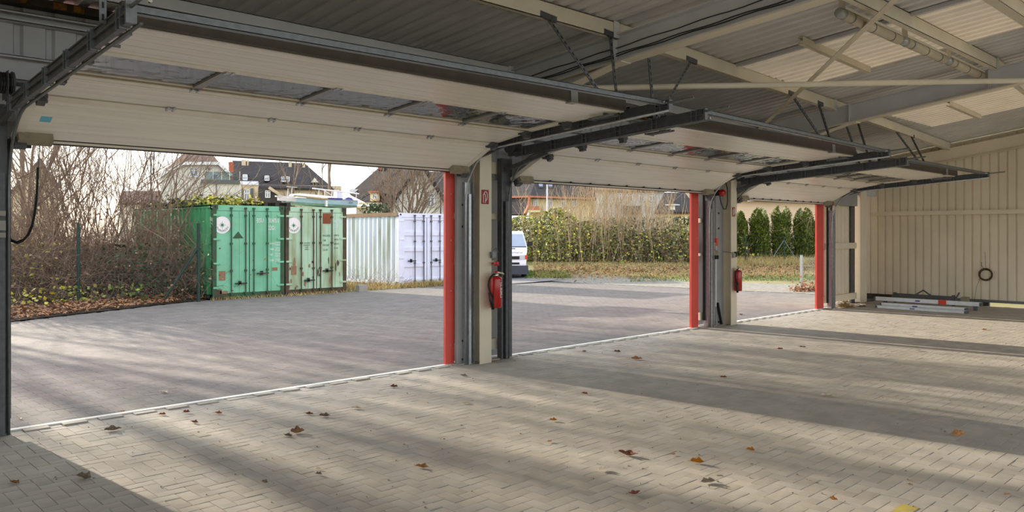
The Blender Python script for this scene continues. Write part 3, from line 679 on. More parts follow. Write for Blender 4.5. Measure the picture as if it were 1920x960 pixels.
def extinguisher(xc, yc, z0, h, r, label, side=-1, handle=1):
    t = thing('fire_extinguisher', label, 'extinguisher', (xc, yc, z0))
    m = MB(); m.lathe([(0, 0), (r * 0.9, 0.0), (r, 0.015), (r, h * 0.80), (r * 0.92, h * 0.85), (r * 0.7, h * 0.885), (r * 0.42, h * 0.90), (r * 0.40, h * 0.92), (0, h * 0.92)], (xc, yc, z0), 28); part('cylinder', m, K['redgl'], t, True)
    m = MB(); m.lathe([(r * 0.5, h * 0.90), (r * 0.52, h * 0.93), (r * 0.45, h * 0.95), (r * 0.34, h * 0.96), (r * 0.3, h * 1.0), (0, h * 1.0)], (xc, yc, z0), 16); part('valve', m, K['chrome'], t, True)
    m = MB(); m.bar((xc + 0.01, yc, z0 + h * 1.0), (xc + handle * r * 1.35, yc - 0.01, z0 + h * 0.96), 0.025, 0.018); m.bar((xc + handle * r * 1.35, yc - 0.01, z0 + h * 0.965), (xc + handle * r * 1.6, yc - 0.01, z0 + h * 0.93), 0.025, 0.014); part('lever', m, K['brass'], t)
    m = MB(); m.lathe([(0.0, h * 1.03), (r * 0.3, h * 1.03), (r * 0.36, h * 1.01), (r * 0.3, h * 0.99)], (xc, yc, z0), 12); part('safety_cap', m, K['redgl'], t)
    m = MB(); pts = []
    for i in range(15):
        s = i / 14; a = s * pi * 0.9
        pts.append((xc + side * (r * 0.4 + r * 1.6 * sin(a * 0.95) * (1 - 0.25 * s)), yc - 0.02, z0 + h * (0.95 - 0.62 * s ** 1.25 + 0.03 * sin(a * 2))))
    m.tube(pts, 0.0125, 8); part('hose', m, K['rubber'], t, True)
    e = Vector(pts[-1]); m = MB(); m.tube([e + Vector((0, 0, 0.02)), e + Vector((side * -0.005, 0, -0.16))], [0.017, 0.022], 10); m.tube([e + Vector((side * 0.01, -0.005, -0.12)), e + Vector((side * 0.055, -0.01, -0.04)), e + Vector((side * 0.075, -0.01, 0.06))], [0.016, 0.014, 0.008], 8); part('nozzle', m, K['blackp'], t, True)
    m = MB()
    # printed label wrapped on the side facing the hall
    def arc(a0, a1, za, zb, rr, mi=0):
        n = 6
        for i in range(n):
            a, b_ = a0 + (a1 - a0) * i / n, a0 + (a1 - a0) * (i + 1) / n
            m.quad((xc + rr * cos(a), yc + rr * sin(a), z0 + za), (xc + rr * cos(b_), yc + rr * sin(b_), z0 + za), (xc + rr * cos(b_), yc + rr * sin(b_), z0 + zb), (xc + rr * cos(a), yc + rr * sin(a), z0 + zb))
    A0, A1 = radians(-85), radians(-5); R_ = r + 0.0012; th = 0.006
    za, zb = h * 0.30, h * 0.70
    for q in (za, za + 0.07 * h, za + 0.17 * h, zb - 0.16 * h, zb - 0.06 * h, zb): arc(A0, A1, q - th / 2, q + th / 2, R_)
    for a in (A0, A1): arc(a - 0.03, a + 0.03, za, zb, R_)
    for i in range(4):
        a = A0 + 0.15 + i * 0.32
        arc(a, a + 0.2, za + 0.09 * h, za + 0.15 * h, R_); arc(a, a + 0.2, za + 0.2 * h, za + 0.23 * h, R_); arc(a + 0.05, a + 0.13, za + 0.23 * h, za + 0.26 * h, R_)
    part('printed_label', m, K['white'], t, label='white printed instruction label')
    m = MB(); m.bar((xc - side * r * 0.3, yc + r * 0.8, z0 + h * 0.8), (xc - side * r * 0.3, yc + r + 0.09, z0 + h * 0.8), 0.05, 0.02); part('wall_bracket', m, K['galvd'], t)
extinguisher(6.965, 7.49, 0.73, 0.46, 0.08, 'red fire extinguisher hung on the nearer cream column')
extinguisher(13.09, 7.53, 0.63, 0.43, 0.07, 'red fire extinguisher hung on the further cream column', handle=-1)
m = MB(); m.box(6.97, 7.56, 1.37, 7.03, 7.6, 1.45); m.tube([(6.94, 7.57, 1.4), (6.97, 7.55, 1.47), (7.03, 7.55, 1.5), (7.08, 7.56, 1.44)], 0.005, 5)
solo('padlock', m, K['galv'], 'grey padlock on a wire loop above the nearer extinguisher', 'padlock', (7.0, 7.57, 1.37))
m = MB(); m.lathe([(0, 0), (0.036, 0), (0.042, 0.02), (0.036, 0.055), (0, 0.06)], (7.02, 7.54, 1.27), 12); m.box(7.0, 7.55, 1.29, 7.04, 7.62, 1.31)
solo('red_knob', m, K['redgl'], 'small red cap on the column above the nearer extinguisher', 'knob', (7.02, 7.54, 1.27))
# control box in the pier
t = thing('control_box', 'dark switch box recessed beside the nearer column', 'switch box', (7.05, 7.85, 1.58))
m = MB(); m.box(7.02, 7.85, 1.6, 7.2, 7.93, 1.87); part('housing', m, K['blackp'], t)
m = MB(); m.box(7.05, 7.835, 1.63, 7.1, 7.851, 1.7); m.box(7.05, 7.835, 1.74, 7.1, 7.851, 1.8); part('switch', m, K['boxb'], t)
m = MB(); m.box(7.14, 7.835, 1.6, 7.2, 7.851, 1.87); part('cover_strip', m, K['galv'], t)
# siren and wiring by the second column
t = thing('alarm_siren', 'round red alarm siren high beside the second column', 'siren', (12.62, 7.6, 2.42))
m = MB(); m.lathe([(0, -0.09), (0.05, -0.085), (0.062, -0.06), (0.062, -0.02), (0.055, 0.0), (0, 0.0)], (12.62, 7.62, 2.42), 18, axis='y'); part('horn', m, K['redgl'], t, True)
m = MB(); m.box(12.57, 7.62, 2.37, 12.67, 7.72, 2.47); part('base', m, K['blackp'], t)
m = MB(); m.tube([(12.64, 7.64, 2.37), (12.66, 7.62, 2.22), (12.72, 7.61, 2.13), (12.8, 7.61, 2.13), (12.87, 7.62, 2.25), (12.9, 7.64, 2.5), (12.88, 7.66, 2.62)], 0.009, 6); part('cable_loop', m, K['blackp'], t)
t = thing('conduit_run', 'white plastic conduit with sockets on the second column', 'conduit', (12.66, 7.78, 0.8))
m = MB(); m.tube([(12.58, 7.76, 1.5), (12.58, 7.76, 2.05)], 0.012, 8); m.tube([(12.72, 7.77, 0.35), (12.72, 7.77, 1.55)], 0.012, 8); part('pipe', m, K['white'], t)
m = MB(); m.box(12.52, 7.72, 1.3, 12.72, 7.8, 1.38); m.box(12.54, 7.73, 1.4, 12.66, 7.8, 1.52); part('junction_box', m, K['boxb'], t)
m = MB(); m.box(12.66, 7.72, 1.46, 12.72, 7.8, 1.6); part('isolator', m, K['red'], t, label='red isolator switch')
m = MB()
for i in range(4): m.box(12.53 + i * 0.05, 7.705, 1.22, 12.565 + i * 0.05, 7.73, 1.29)
part('socket', m, K['blackp'], t)
m = MB(); m.bar((12.76, 7.76, 0.42), (12.86, 7.74, 0.02), 0.05, 0.02); part('strap', m, K['rubber'], t, label='black rubber strap')
t = thing('door_button', 'small grey push-button box clipped to the second column', 'switch', (13.03, 7.6, 1.28))
m = MB(); m.box(13.0, 7.57, 1.24, 13.07, 7.61, 1.32); part('housing', m, K['greyp'], t)
m = MB(); m.box(13.08, 7.575, 1.25, 13.12, 7.605, 1.35); m.tube([(12.7, 7.62, 1.36), (12.85, 7.6, 1.345), (12.98, 7.59, 1.33), (13.02, 7.59, 1.34)], 0.005, 5); part('lead', m, K['blackp'], t)
# spiral cable on the first door
t = thing('spiral_cable', 'black spiral door cable looping down beside the first post', 'cable', (1.76, 7.55, 1.6))
pl = [at(u, 6.75, EYE - (v - CY) * 6.75 / F) for u, v in ((71, 314), (70, 345), (68, 375), (65, 400), (60, 424), (53, 440), (44, 450), (33, 455), (22, 451), (14, 440))]
m = MB(); dn = []
for a, b_ in zip(pl, pl[1:]):
    for i in range(14): dn.append(a.lerp(b_, i / 14))
hx = []
for i, p in enumerate(dn):
    for q in range(6):
        an = 2 * pi * q / 6; f = q / 6; p2 = dn[min(i + 1, len(dn) - 1)]; c_ = p.lerp(p2, f); hx.append(c_ + Vector((cos(an) * 0.011, 0.004, sin(an) * 0.011)) if abs((p2 - p).x) > abs((p2 - p).z) else c_ + Vector((cos(an) * 0.011, sin(an) * 0.011, 0)))
m.tube(hx, 0.0028, 4); m.tube(dn, 0.008, 6); part('coil', m, K['rubber'], t)
m = MB(); m.tube([at(75, 6.75, 2.58), at(74, 6.75, 2.4), at(72, 6.75, 2.27), pl[0]], 0.004, 5); m.tube([pl[-1], at(8, 6.75, 1.75), at(4, 6.75, 1.85)], 0.005, 5); part('lead', m, K['blackp'], t)
t = thing('junction_box', 'small grey terminal boxes on the first post', 'switch box', at(3, 6.5, 1.7))
m = MB()
for z0, z1 in ((1.84, 1.88), (1.72, 1.8), (1.66, 1.7)):
    p = at(3, 6.5, z0); m.box(p.x - 0.06, p.y, z0, p.x + 0.03, p.y + 0.05, z1)
part('housing', m, K['greyp'], t)
# wiring beside the last door
t = thing('release_cable', 'thin release cable and loop beside the last door', 'cable', (17.8, 7.85, 1.4))
m = MB(); m.tube([(17.58, 7.8, 2.4), (17.7, 7.82, 2.3), (17.68, 7.82, 2.18), (17.56, 7.8, 2.22), (17.62, 7.8, 2.36)], 0.012, 6); m.tube([(18.1, 7.9, 2.35), (17.9, 7.9, 1.95), (17.7, 7.9, 1.75)], 0.006, 5); m.tube([(18.0, 7.9, 2.0), (17.96, 7.9, 1.4)], 0.008, 5); part('cable', m, K['blackp'], t)
m = MB(); m.lathe([(0, -0.05), (0.04, -0.05), (0.05, 0), (0, 0)], (17.7, 7.84, 2.36), 12, axis='y'); part('cap', m, K['redgl'], t)

# ------------------------------------------------------------------ things lying by the end wall
def profile(ya, yb, x, z, h, w_, label, tilt=0.0, dx=0.0, ends=True):
    t = thing('aluminium_beam', label, 'beam', (x, (ya + yb) / 2, z), group='aluminium beams by the end wall')
    m = MB(); pa, pb = Vector((x, ya, z + h / 2)), Vector((x + dx, yb, z + h / 2 + tilt)); m.bar(pa, pb, w_, h)
    for s in (1, -1): m.bar(pa + Vector((-w_ / 2 - 0.004, 0, s * h * 0.36)), pb + Vector((-w_ / 2 - 0.004, 0, s * h * 0.36)), 0.008, h * 0.22)
    part('extrusion', m, K['aluw'], t)
    if ends:
        m = MB()
        for p in (pa, pb): m.box(p.x - w_ / 2 - 0.012, p.y - 0.02, p.z - h * 0.45, p.x + w_ / 2, p.y + 0.02, p.z + h * 0.45)
        part('end_cap', m, K['galvd'], t)
    m = MB(); yy = ya + (yb - ya) * 0.55; m.box(x - w_ / 2 - 0.0095, yy, z + h * 0.32, x - w_ / 2 - 0.008, yy + 0.1, z + h * 0.68); part('badge', m, K['bluep'], t, label='small blue maker badge')
    return t
K['bluep'] = mat('blue_print', (70, 80, 150), 0.5, 0, 0.1, 20)
profile(5.28, 7.1, 18.45, 0.0, 0.055, 0.16, 'lowest flat aluminium beam in front of the pile')
profile(5.36, 7.12, 18.72, 0.02, 0.075, 0.10, 'shorter aluminium beam in the middle of the pile')
tb = profile(5.22, 7.45, 19.25, 0.10, 0.085, 0.12, 'longest aluminium beam on top with a red tag', tilt=0.0)
m = MB(); m.box(19.25 - 0.075, 5.9, 0.10, 19.25 + 0.07, 6.06, 0.19); part('red_tag', m, K['orange'], tb, label='bright red plastic tag')
m = MB(); m.box(19.2, 5.3, 0, 19.3, 5.36, 0.1); m.box(19.2, 7.2, 0, 19.3, 7.26, 0.1); part('spacer', m, K['galvd'], tb)
t = thing('folded_stand', 'dark folded steel stand against the end wall behind the aluminium beams', 'stand', (20.1, 6.7, 0))
m = MB(); m.bar((20.1, 5.95, 0.1), (20.1, 7.35, 0.1), 0.05, 0.06); m.bar((20.1, 5.95, 0.2), (20.1, 7.35, 0.21), 0.04, 0.04); part('rail', m, K['galvd'], t)
for y in (6.0, 7.3): m = MB(); m.box(20.06, y, 0, 20.14, y + 0.05, 0.25); part('leg', m, K['galvd'], t)
m = MB(); m.bar((20.1, 6.5, 0.21), (20.1, 6.68, 0.33), 0.03, 0.03); m.bar((20.1, 6.86, 0.21), (20.1, 6.68, 0.33), 0.03, 0.03); m.bar((20.1, 5.95, 0.22), (20.1, 5.9, 0.32), 0.03, 0.03); part('bracket', m, K['galvd'], t)
m = MB(); m.box(20.04, 5.72, 0, 20.22, 5.86, 0.22); part('counterweight', m, K['boxb'], t)
t = thing('wire_coil', 'rusty wire coil hanging on the cream end wall', 'wire', (XE - 0.05, 5.45, 0.7))
cc = Vector((20.64, 5.5, 0.72)); m = MB()
for i in range(5):
    r = 0.12 + 0.012 * (i % 3); pts = [cc + Vector((-0.012 * i, r * cos(a), r * sin(a) + 0.006 * i)) for a in [2 * pi * j / 28 for j in range(29)]]
    m.tube(pts, 0.008, 5)
part('loops', m, K['wire'], t)
m = MB(); m.tube([cc + Vector((0, 0.03, 0.13)), cc + Vector((0, 0.09, 0.22)), cc + Vector((0, 0.09, 0.3))], 0.006, 5); m.tube([cc + Vector((0, -0.0, 0.1)), cc + Vector((0, 0.02, 0.55))], 0.004, 5); m.tube([cc + Vector((0, 0.11, -0.05)), cc + Vector((0, 0.2, -0.3)), cc + Vector((0, 0.24, -0.6))], 0.004, 5); part('loose_end', m, K['wire'], t)
r2 = random.Random(11); p0 = floor_at(1585, 576)
m = MB()
for i in range(260):
    a = r2.random() * 2 * pi; R0 = r2.random() ** 0.6 * 0.22; b0 = p0 + Vector((cos(a) * R0 * 0.5, sin(a) * R0 * 0.8, 0.004)); d = Vector((r2.gauss(0, 1), r2.gauss(0, 1), abs(r2.gauss(0, 0.35)))).normalized() * (0.05 + r2.random() * 0.07)
    h = 0.16 * (1 - R0 / 0.24) * r2.random(); b0.z += h; e = b0 + d; e.z = min(max(e.z, 0.005), 0.15); m.tube([b0, e], 0.003, 3, caps=False)
solo('straw_tuft', m, K['straw'], 'tuft of dry straw on the floor near the corner column', 'straw', p0)
# ------------------------------------------------------------------ dead leaves on the floor
def leaf_mesh(seed, L, W_, curl, fold):
    r = random.Random(seed); m = MB(); nx, ny = 7, 5; ph = r.random() * 6
    G_ = []
    for i in range(nx + 1):
        s = i / nx; half = W_ / 2 * (sin(pi * min(1, 0.06 + s * 0.94)) ** 0.7) * (1 + 0.25 * sin(s * 14 + ph)); row = []
        for j in range(ny + 1):
            q = (j / ny - 0.5) * 2; ang = curl * (s - 0.3); x = L * (s - 0.5); z = abs(q) ** 1.3 * fold * half + 0.12 * L * curl * (s - 0.5) ** 2 * 4 + 0.02 * L * sin(9 * s + q * 3 + ph)
            row.append((x, q * half * (1 - 0.35 * abs(fold)), z))
        G_.append(row)
    zm = min(p[2] for row in G_ for p in row)
    for i in range(nx):
        for j in range(ny):
            m.quad(*[(p[0], p[1], p[2] - zm + 0.003) for p in (G_[i][j], G_[i + 1][j], G_[i + 1][j + 1], G_[i][j + 1])])
    m.tube([(-L * 0.5, 0, G_[0][2][2] - zm + 0.003), (-L * 0.72, r.gauss(0, 0.1) * L, 0.006 + 0.1 * L)], 0.0015, 4)
    return m
LV = [(558, 812, 24, 'b', 1.5, 'big upright curled brown leaf on the sunlit floor', 1.5), (541, 818, 20, 'g', 0.4, 'flat grey leaf touching the big upright curled leaf', 0.6), (212, 807, 28, 'g', 0.6, 'long grey crumpled leaf just inside the first door', 0.8), (158, 897, 34, 'g', 0.8, 'largest grey leaf lying in the shadow of the first post', 0.8), (28, 906, 22, 'b', 0.4, 'small dark brown leaf in the shadow corner', 0.5), (305, 778, 12, 'r', 0.8, 'dark red leaf near the threshold, first of the reddish row', 1), (350, 774, 11, 'r', 1.3, 'upright rust leaf near the threshold, middle of the reddish row', 1.4), (410, 776, 14, 'o', 1.0, 'bright orange-brown leaf near the threshold, last of the reddish row', 1), (365, 793, 16, 'r', 0.8, 'reddish leaf a little inside the reddish row', 0.8), (580, 777, 14, 'b', 0.8, 'smaller brown leaf of a close pair just inside the first door', 0.8), (609, 781, 19, 'g', 0.9, 'larger ragged leaf of a close pair just inside the first door', 0.9), (669, 766, 18, 'w', 0.5, 'pale leaf lying flat past the close brown pair', 0.6), (739, 726, 13, 'b', 1.2, 'black-brown arched leaf near the red jamb', 1.2), (792, 877, 26, 'o', 0.6, 'tan flat leaf lying alone between the scraps and the white leaf', 0.6), (870, 705, 15, 'g', 0.4, 'grey leaf lying before the nearer column', 0.5), (1096, 660, 9, 'b', 0.9, 'tiny dark leaf just inside the middle door', 0.9), (1158, 660, 12, 'b', 0.7, 'small brown leaf inside the middle door threshold', 0.8), (1194, 674, 20, 'o', 0.8, 'tan curled leaf inside the middle door', 0.8), (1097, 739, 11, 'b', 1.0, 'little dark leaf in the shade of the nearer pier', 1), (1038, 789, 14, 'o', 1.0, 'orange leaf at the edge of the shade band', 1), (1031, 829, 9, 'o', 1.2, 'tiny yellow-brown leaf on the sunlit floor', 1.2), (1178, 854, 36, 'r', 1.2, 'long dark red curled leaf on the sunlit paving', 0.5), (1130, 882, 18, 'w', 1.6, 'cream white upright leaf beside a tan scrap', 1.4), (1190, 927, 26, 'r', 1.4, 'arched rusty leaf standing on its two ends', 0.5), (1263, 853, 9, 'o', 0.9, 'very small orange leaf beside the long red one', 0.9), (1308, 868, 24, 'o', 1.0, 'ragged orange-brown leaf behind the leaf with a long stalk', 1.1), (1328, 905, 27, 'g', 0.9, 'crumpled grey-brown leaf with a long stalk', 0.9), (1340, 888, 11, 'w', 0.6, 'small white leaf between two brown ones', 0.6), (1408, 845, 15, 'o', 0.7, 'slim tan leaf beyond the ragged orange-brown one', 1.2), (1550, 743, 23, 'w', 0.5, 'pinkish pale leaf in the shade band', 0.5), (1797, 818, 24, 'o', 1.8, 'tall folded orange leaf with a nut beside it', 1.6), (1563, 938, 14, 'o', 1.4, 'thin upright tan leaf near the yellow paver', 1.5), (1707, 910, 9, 'o', 1.0, 'tiny tan leaf above the yellow paver', 1), (1888, 928, 12, 'o', 0.8, 'small tan leaf by the picture corner', 0.9), (1463, 655, 10, 'r', 0.9, 'tiny reddish leaf below the long post shadow', 0.9), (1357, 708, 12, 'b', 0.8, 'small dark leaf in the grey shade patch', 0.8), (1505, 651, 11, 'b', 0.4, 'flat brown leaf near the long post shadow', 0.5), (1846, 619, 10, 'o', 0.6, 'small orange leaf before the end wall', 0.7), (1722, 658, 12, 'w', 0.6, 'small pale leaf before the aluminium beams', 0.7), (497, 906, 13, 'g', 1.3, 'small round nut-like leaf scrap on its own', 1.4), (598, 890, 11, 'g', 1.2, 'darker of two small scraps lying one behind the other', 1.4), (597, 880, 9, 'w', 1.2, 'paler of two small scraps lying one behind the other', 1.4), (875, 757, 14, 'w', 0.4, 'thin pale leaf on the sunlit middle floor', 0.5), (37, 785, 11, 'o', 0.4, 'orange leaf outside the first post', 0.5), (230, 772, 10, 'o', 0.4, 'orange leaf at the outer side of the threshold', 0.4), (308, 736, 15, 'w', 0.6, 'pale crumpled leaf outside on the sunny yard paving', 0.7), (1390, 590, 9, 'b', 0.5, 'small brown leaf outside beyond the second column', 0.6), (1617, 575, 12, 'b', 0.3, 'brown leaf beside the straw tuft', 0.4)]
for i, (u, v, sz, kk, curl, lab, fold) in enumerate(LV):
    zz = 0.003; p = floor_at(u, v, zz); Z = (p - Vector((0, 0, EYE))).dot(FW); L = sz * Z / F * 1.05
    if p.y > 7.83: p.z = yard_z(p.y) + 0.003
    m = leaf_mesh(100 + i, L, L * 0.62, curl, fold)
    o = bpy.data.objects.new('dead_leaf', mkmesh('dead_leaf', m, K['leaf' + kk], Vector((0, 0, 0)), True)); C.objects.link(o)
    o.location = p; rr = random.Random(i).uniform(-0.7, 0.7); o.rotation_euler = (0, 0, atan2(RT.y, RT.x) + rr); setp(o, lab, 'leaf', 'dead leaves on the paving')
    OFF[o.name] = Vector((0, 0, 0))
m = MB(); r2 = random.Random(21)
for i in range(190):
    u, v = r2.uniform(40, 1900), r2.uniform(640, 955); p = floor_at(u, v, 0.002)
    if p.y > 7.6: continue
    s = r2.uniform(0.002, 0.006); a = r2.random() * 6; d = Vector((cos(a), sin(a), 0)) * s * 1.6; e = Vector((-sin(a), cos(a), 0)) * s
    m.prism([p - d - e * 0.6, p + d * 0.4 - e, p + d, p + e, p - d * 0.5 + e * 0.8], (0, 0, 0.004 + s * 0.3))
solo('leaf_crumbs', m, K['crumb'], 'scattered tiny leaf crumbs all over the hall floor', 'debris', (8, 5, 0), kind='stuff')
# ================================================================== outdoors
K['soil'] = mat('dark_leafy_soil', (82, 70, 56), 0.95, 0, 0.3, 1.5, 0.4, rgb2=(60, 50, 38))
K['verge'] = mat('rough_winter_grass', (146, 136, 92), 0.95, 0, 0.3, 0.6, 0.4, rgb2=(112, 112, 62))
K['gravel'] = mat('grey_gravel', (150, 146, 138), 0.95, 0, 0.25, 9, 0.6, rgb2=(118, 116, 104))
K['asphalt'] = mat('asphalt', (124, 124, 126), 0.9, 0, 0.1, 5, 0.2)
K['bark'] = mat('grey_brown_bark', (132, 114, 98), 0.85, 0, 0.2, 5)
K['twig'] = mat('brown_twig', (142, 122, 104), 0.85, 0, 0.3, 2, island=0.25)
K['cane'] = mat('pale_dry_cane', (186, 164, 132), 0.8, 0, 0.2, 2, island=0.2)
K['lf_g'] = mat('green_bramble_leaf', (128, 142, 72), 0.55, 0, 0.3, 2, island=0.35)
K['lf_y'] = mat('yellow_green_leaf', (196, 190, 84), 0.55, 0, 0.2, 2, island=0.3)
K['lf_d'] = mat('dark_green_leaf', (56, 76, 46), 0.5, 0, 0.3, 2, island=0.3)
K['lf_b'] = mat('withered_leaf', (150, 124, 98), 0.7, 0, 0.3, 2, island=0.3)
K['lit'] = mat('leaf_litter', (150, 114, 84), 0.8, 0, 0.3, 1.2, island=0.35)
K['grass'] = mat('green_grass', (104, 128, 48), 0.7, 0, 0.3, 1, island=0.3)
K['hay'] = mat('dry_grass', (178, 158, 104), 0.8, 0, 0.3, 1, island=0.3)
K['thuja'] = mat('thuja_foliage', (98, 112, 44), 0.6, 0, 0.3, 3, island=0.4)
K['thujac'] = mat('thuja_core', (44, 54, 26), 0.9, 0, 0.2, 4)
K['fgreen'] = mat('dark_green_post', (34, 62, 54), 0.5, 0.1, 0.15, 6)
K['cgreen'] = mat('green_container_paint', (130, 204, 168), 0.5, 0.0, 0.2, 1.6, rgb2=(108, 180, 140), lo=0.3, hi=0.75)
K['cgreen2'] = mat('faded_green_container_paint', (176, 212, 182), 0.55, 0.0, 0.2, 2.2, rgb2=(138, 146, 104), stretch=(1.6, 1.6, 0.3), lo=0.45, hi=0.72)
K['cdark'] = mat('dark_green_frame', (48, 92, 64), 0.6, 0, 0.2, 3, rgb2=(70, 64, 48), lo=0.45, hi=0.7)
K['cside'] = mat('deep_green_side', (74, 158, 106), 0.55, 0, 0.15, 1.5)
K['rustf'] = mat('rusty_frame', (92, 72, 58), 0.8, 0, 0.3, 5, rgb2=(58, 66, 46))
K['rust'] = mat('rust_patch', (138, 108, 82), 0.85, 0, 0.3, 8, rgb2=(150, 124, 100))
K['rustpl'] = mat('rust_brown_plate', (132, 74, 40), 0.7, 0, 0.2, 8, stretch=(1, 1, 0.3))
K['cwhite'] = mat('pale_blue_white_paint', (224, 230, 250), 0.5, 0, 0.06, 2)
K['calg'] = mat('pale_side_with_algae', (222, 230, 246), 0.55, 0, 0.1, 1.6, rgb2=(140, 150, 108), stretch=(2.0, 2.0, 0.22), lo=0.5, hi=0.74)
K['gasket'] = mat('door_gasket', (44, 52, 50), 0.7, 0, 0.1, 6)
K['fade'] = mat('faded_dark_stencil', (70, 96, 80), 0.7, 0, 0.2, 14)
K['stgreen'] = mat('star_green', (40, 128, 92), 0.5, 0, 0.1, 8)
K['boatb'] = mat('pale_blue_hull', (196, 228, 244), 0.4, 0, 0.06, 4)
K['boatg'] = mat('algae_green_hull', (150, 182, 166), 0.6, 0, 0.2, 6)
K['wood'] = mat('weathered_wood', (176, 150, 112), 0.7, 0, 0.2, 10)
K['pall'] = mat('dark_pallet_wood', (58, 52, 46), 0.8, 0, 0.2, 10)
K['tarp'] = mat('dark_blue_tarp', (60, 66, 140), 0.5, 0, 0.15, 8)
K['hcream'] = mat('pale_render', (226, 222, 210), 0.8, 0, 0.04, 1)
K['hyel'] = mat('yellow_render', (232, 216, 168), 0.8, 0, 0.04, 1)
K['htan'] = mat('tan_render', (206, 190, 160), 0.8, 0, 0.05, 1)
K['hbeige'] = mat('beige_render', (236, 206, 176), 0.8, 0, 0.03, 0.6)
K['tilebr'] = mat('brown_roof_tile', (140, 118, 106), 0.9, 0, 0.12, 2, stretch=(1, 1, 6), spec=0.05)
K['tiledk'] = mat('dark_roof_tile', (78, 75, 76), 0.9, 0, 0.12, 2, stretch=(1, 1, 6), spec=0.03)
K['tileshade'] = mat('roof_tile_shade_toned', (58, 55, 56), 0.9, 0, 0.12, 2, spec=0.02)  # dark tile toned down further so the sun-facing slope reads as shaded
K['copper'] = mat('copper_gutter', (192, 124, 92), 0.5, 0.3, 0.08, 4)
K['brickr'] = mat('red_brick', (164, 86, 62), 0.8, 0, 0.15, 6)
K['glass'] = mat('window_glass', (126, 138, 156), 0.12, 0, 0.1, 2, spec=0.8)
K['shut'] = mat('grey_shutter', (94, 100, 98), 0.6, 0, 0.06, 8)
K['bal'] = glassy('balustrade_glass', (215, 230, 232), 1.5, tint=0.8)
K['carw'] = mat('white_car_paint', (238, 240, 246), 0.25, 0, 0.02, 3, spec=0.6)
K['bump'] = mat('grey_bumper', (66, 70, 80), 0.6, 0, 0.06, 6)
K['cglass'] = mat('windscreen_glass', (150, 164, 186), 0.08, 0, 0.05, 3, spec=0.9)
K['lampg'] = mat('headlamp_glass', (220, 226, 234), 0.08, 0.3, 0.06, 12)
# ---------------------------------------------------------------- terrain
m = MB(); XS = [-60, -40, -20, -10] + list(range(-9, 50)) + [55, 60, 70, 80, 95, 110]; YSg = [-40, -20, -8, 0] + list(range(4, 50)) + [55, 60, 70, 80, 95, 115]
for xa, xb in zip(XS, XS[1:]):
    for ya, yb in zip(YSg, YSg[1:]):
        if -9 <= xa and xb <= 21 and -6 <= ya and yb <= 15: continue
        lo = lambda x, y: ground_z(x, y) - (0.05 if (x <= 21.5 and y < edge_y(x) + 1.6 and x > -9.5) else 0.0)
        m.quad(*[(x, y, lo(x, y)) for x, y in ((xa, ya), (xb, ya), (xb, yb), (xa, yb))])
solo('ground', m, K['verge'], 'rough winter grass ground around the yard and beyond', 'ground', kind='structure')
m = MB()
for i in range(-12, 9):
    for j in range(0, 12):
        x0, x1 = i, min(i + 1, 8.95); ya, yb = edge_y(x0), edge_y(x1)
        a0, a1 = ya + j, ya + j + 1; b0, b1 = yb + j, yb + j + 1
        f = lambda x, y, k: (x, y, ground_z(x, y) + 0.02 + min(0.08, 0.05 * k))
        m.quad(f(x0, a0, j), f(x1, b0, j), f(x1, b1, j + 1), f(x0, a1, j + 1))
solo('planting_bed', m, K['soil'], 'dark soil bed under the bare shrubs beside the green containers', 'soil', kind='structure')
m = MB()
for j in range(8, 32):
    f = lambda x, y: (x, y, ground_z(x, y) + 0.004)
    for k in range(5):
        wj = 4.2 - 0.06 * (j - 8)
        m.quad(f(21.45 + wj * k / 5, j), f(21.45 + wj * (k + 1) / 5, j), f(21.45 + wj * (k + 1) / 5, j + 1), f(21.45 + wj * k / 5, j + 1))
solo('gravel_strip', m, K['gravel'], 'grey gravel strip along the far edge of the yard', 'gravel', kind='structure')
m = MB(); 
for j in range(20, 45):
    f = lambda x, y: (x, y, ground_z(x, y) + 0.012)
    m.quad(f(18.6 + 0.1 * (j - 20), j), f(22.3 + 0.2 * (j - 20), j), f(22.5 + 0.2 * (j - 20), j + 1), f(18.7 + 0.1 * (j - 20), j + 1))
solo('asphalt_lane', m, K['asphalt'], 'asphalt lane on which the white van is parked', 'road', kind='structure')
# ---------------------------------------------------------------- growth helpers
def grow(m, r, p, d, L, rad, lvl, kids, up=0.15, jit=0.25, seg=3, spread=0.9, n=3):
    pts = [p.copy()]; dd = d.copy()
    for i in range(seg):
        dd = (dd + Vector((r.gauss(0, jit), r.gauss(0, jit), r.gauss(0, jit) + up))).normalized(); pts.append(pts[-1] + dd * L / seg)
    m.tube(pts, [rad * (1 - 0.7 * i / seg) for i in range(seg + 1)], n, caps=False)
    if lvl > 0:
        for c in range(kids[0]):
            s = r.uniform(0.25, 1.0) * seg; i = min(int(s), seg - 1); q = pts[i].lerp(pts[i + 1], s - i); t = (pts[i + 1] - pts[i]).normalized()
            cd_ = (t + Vector((r.gauss(0, spread), r.gauss(0, spread), r.gauss(0, spread * 0.6)))).normalized()
            grow(m, r, q, cd_, L * r.uniform(0.35, 0.6), rad * 0.5, lvl - 1, kids[1:], up, jit, max(2, seg - 1), spread, n)
    return pts
def leaves(m, r, cfun, n, size, flat=0.5):
    for i in range(n):
        c = cfun(r); a = Vector((r.gauss(0, 1), r.gauss(0, 1), r.gauss(0, flat))).normalized(); b_ = a.orthogonal().normalized(); b_.rotate(Matrix.Rotation(r.random() * 6.28, 3, a)); s = size * r.uniform(0.6, 1.4)
        m.quad(c - a * s * 0.5, c + b_ * s * 0.33, c + a * s * 0.5, c - b_ * s * 0.33 + Vector((0, 0, 0.0)))
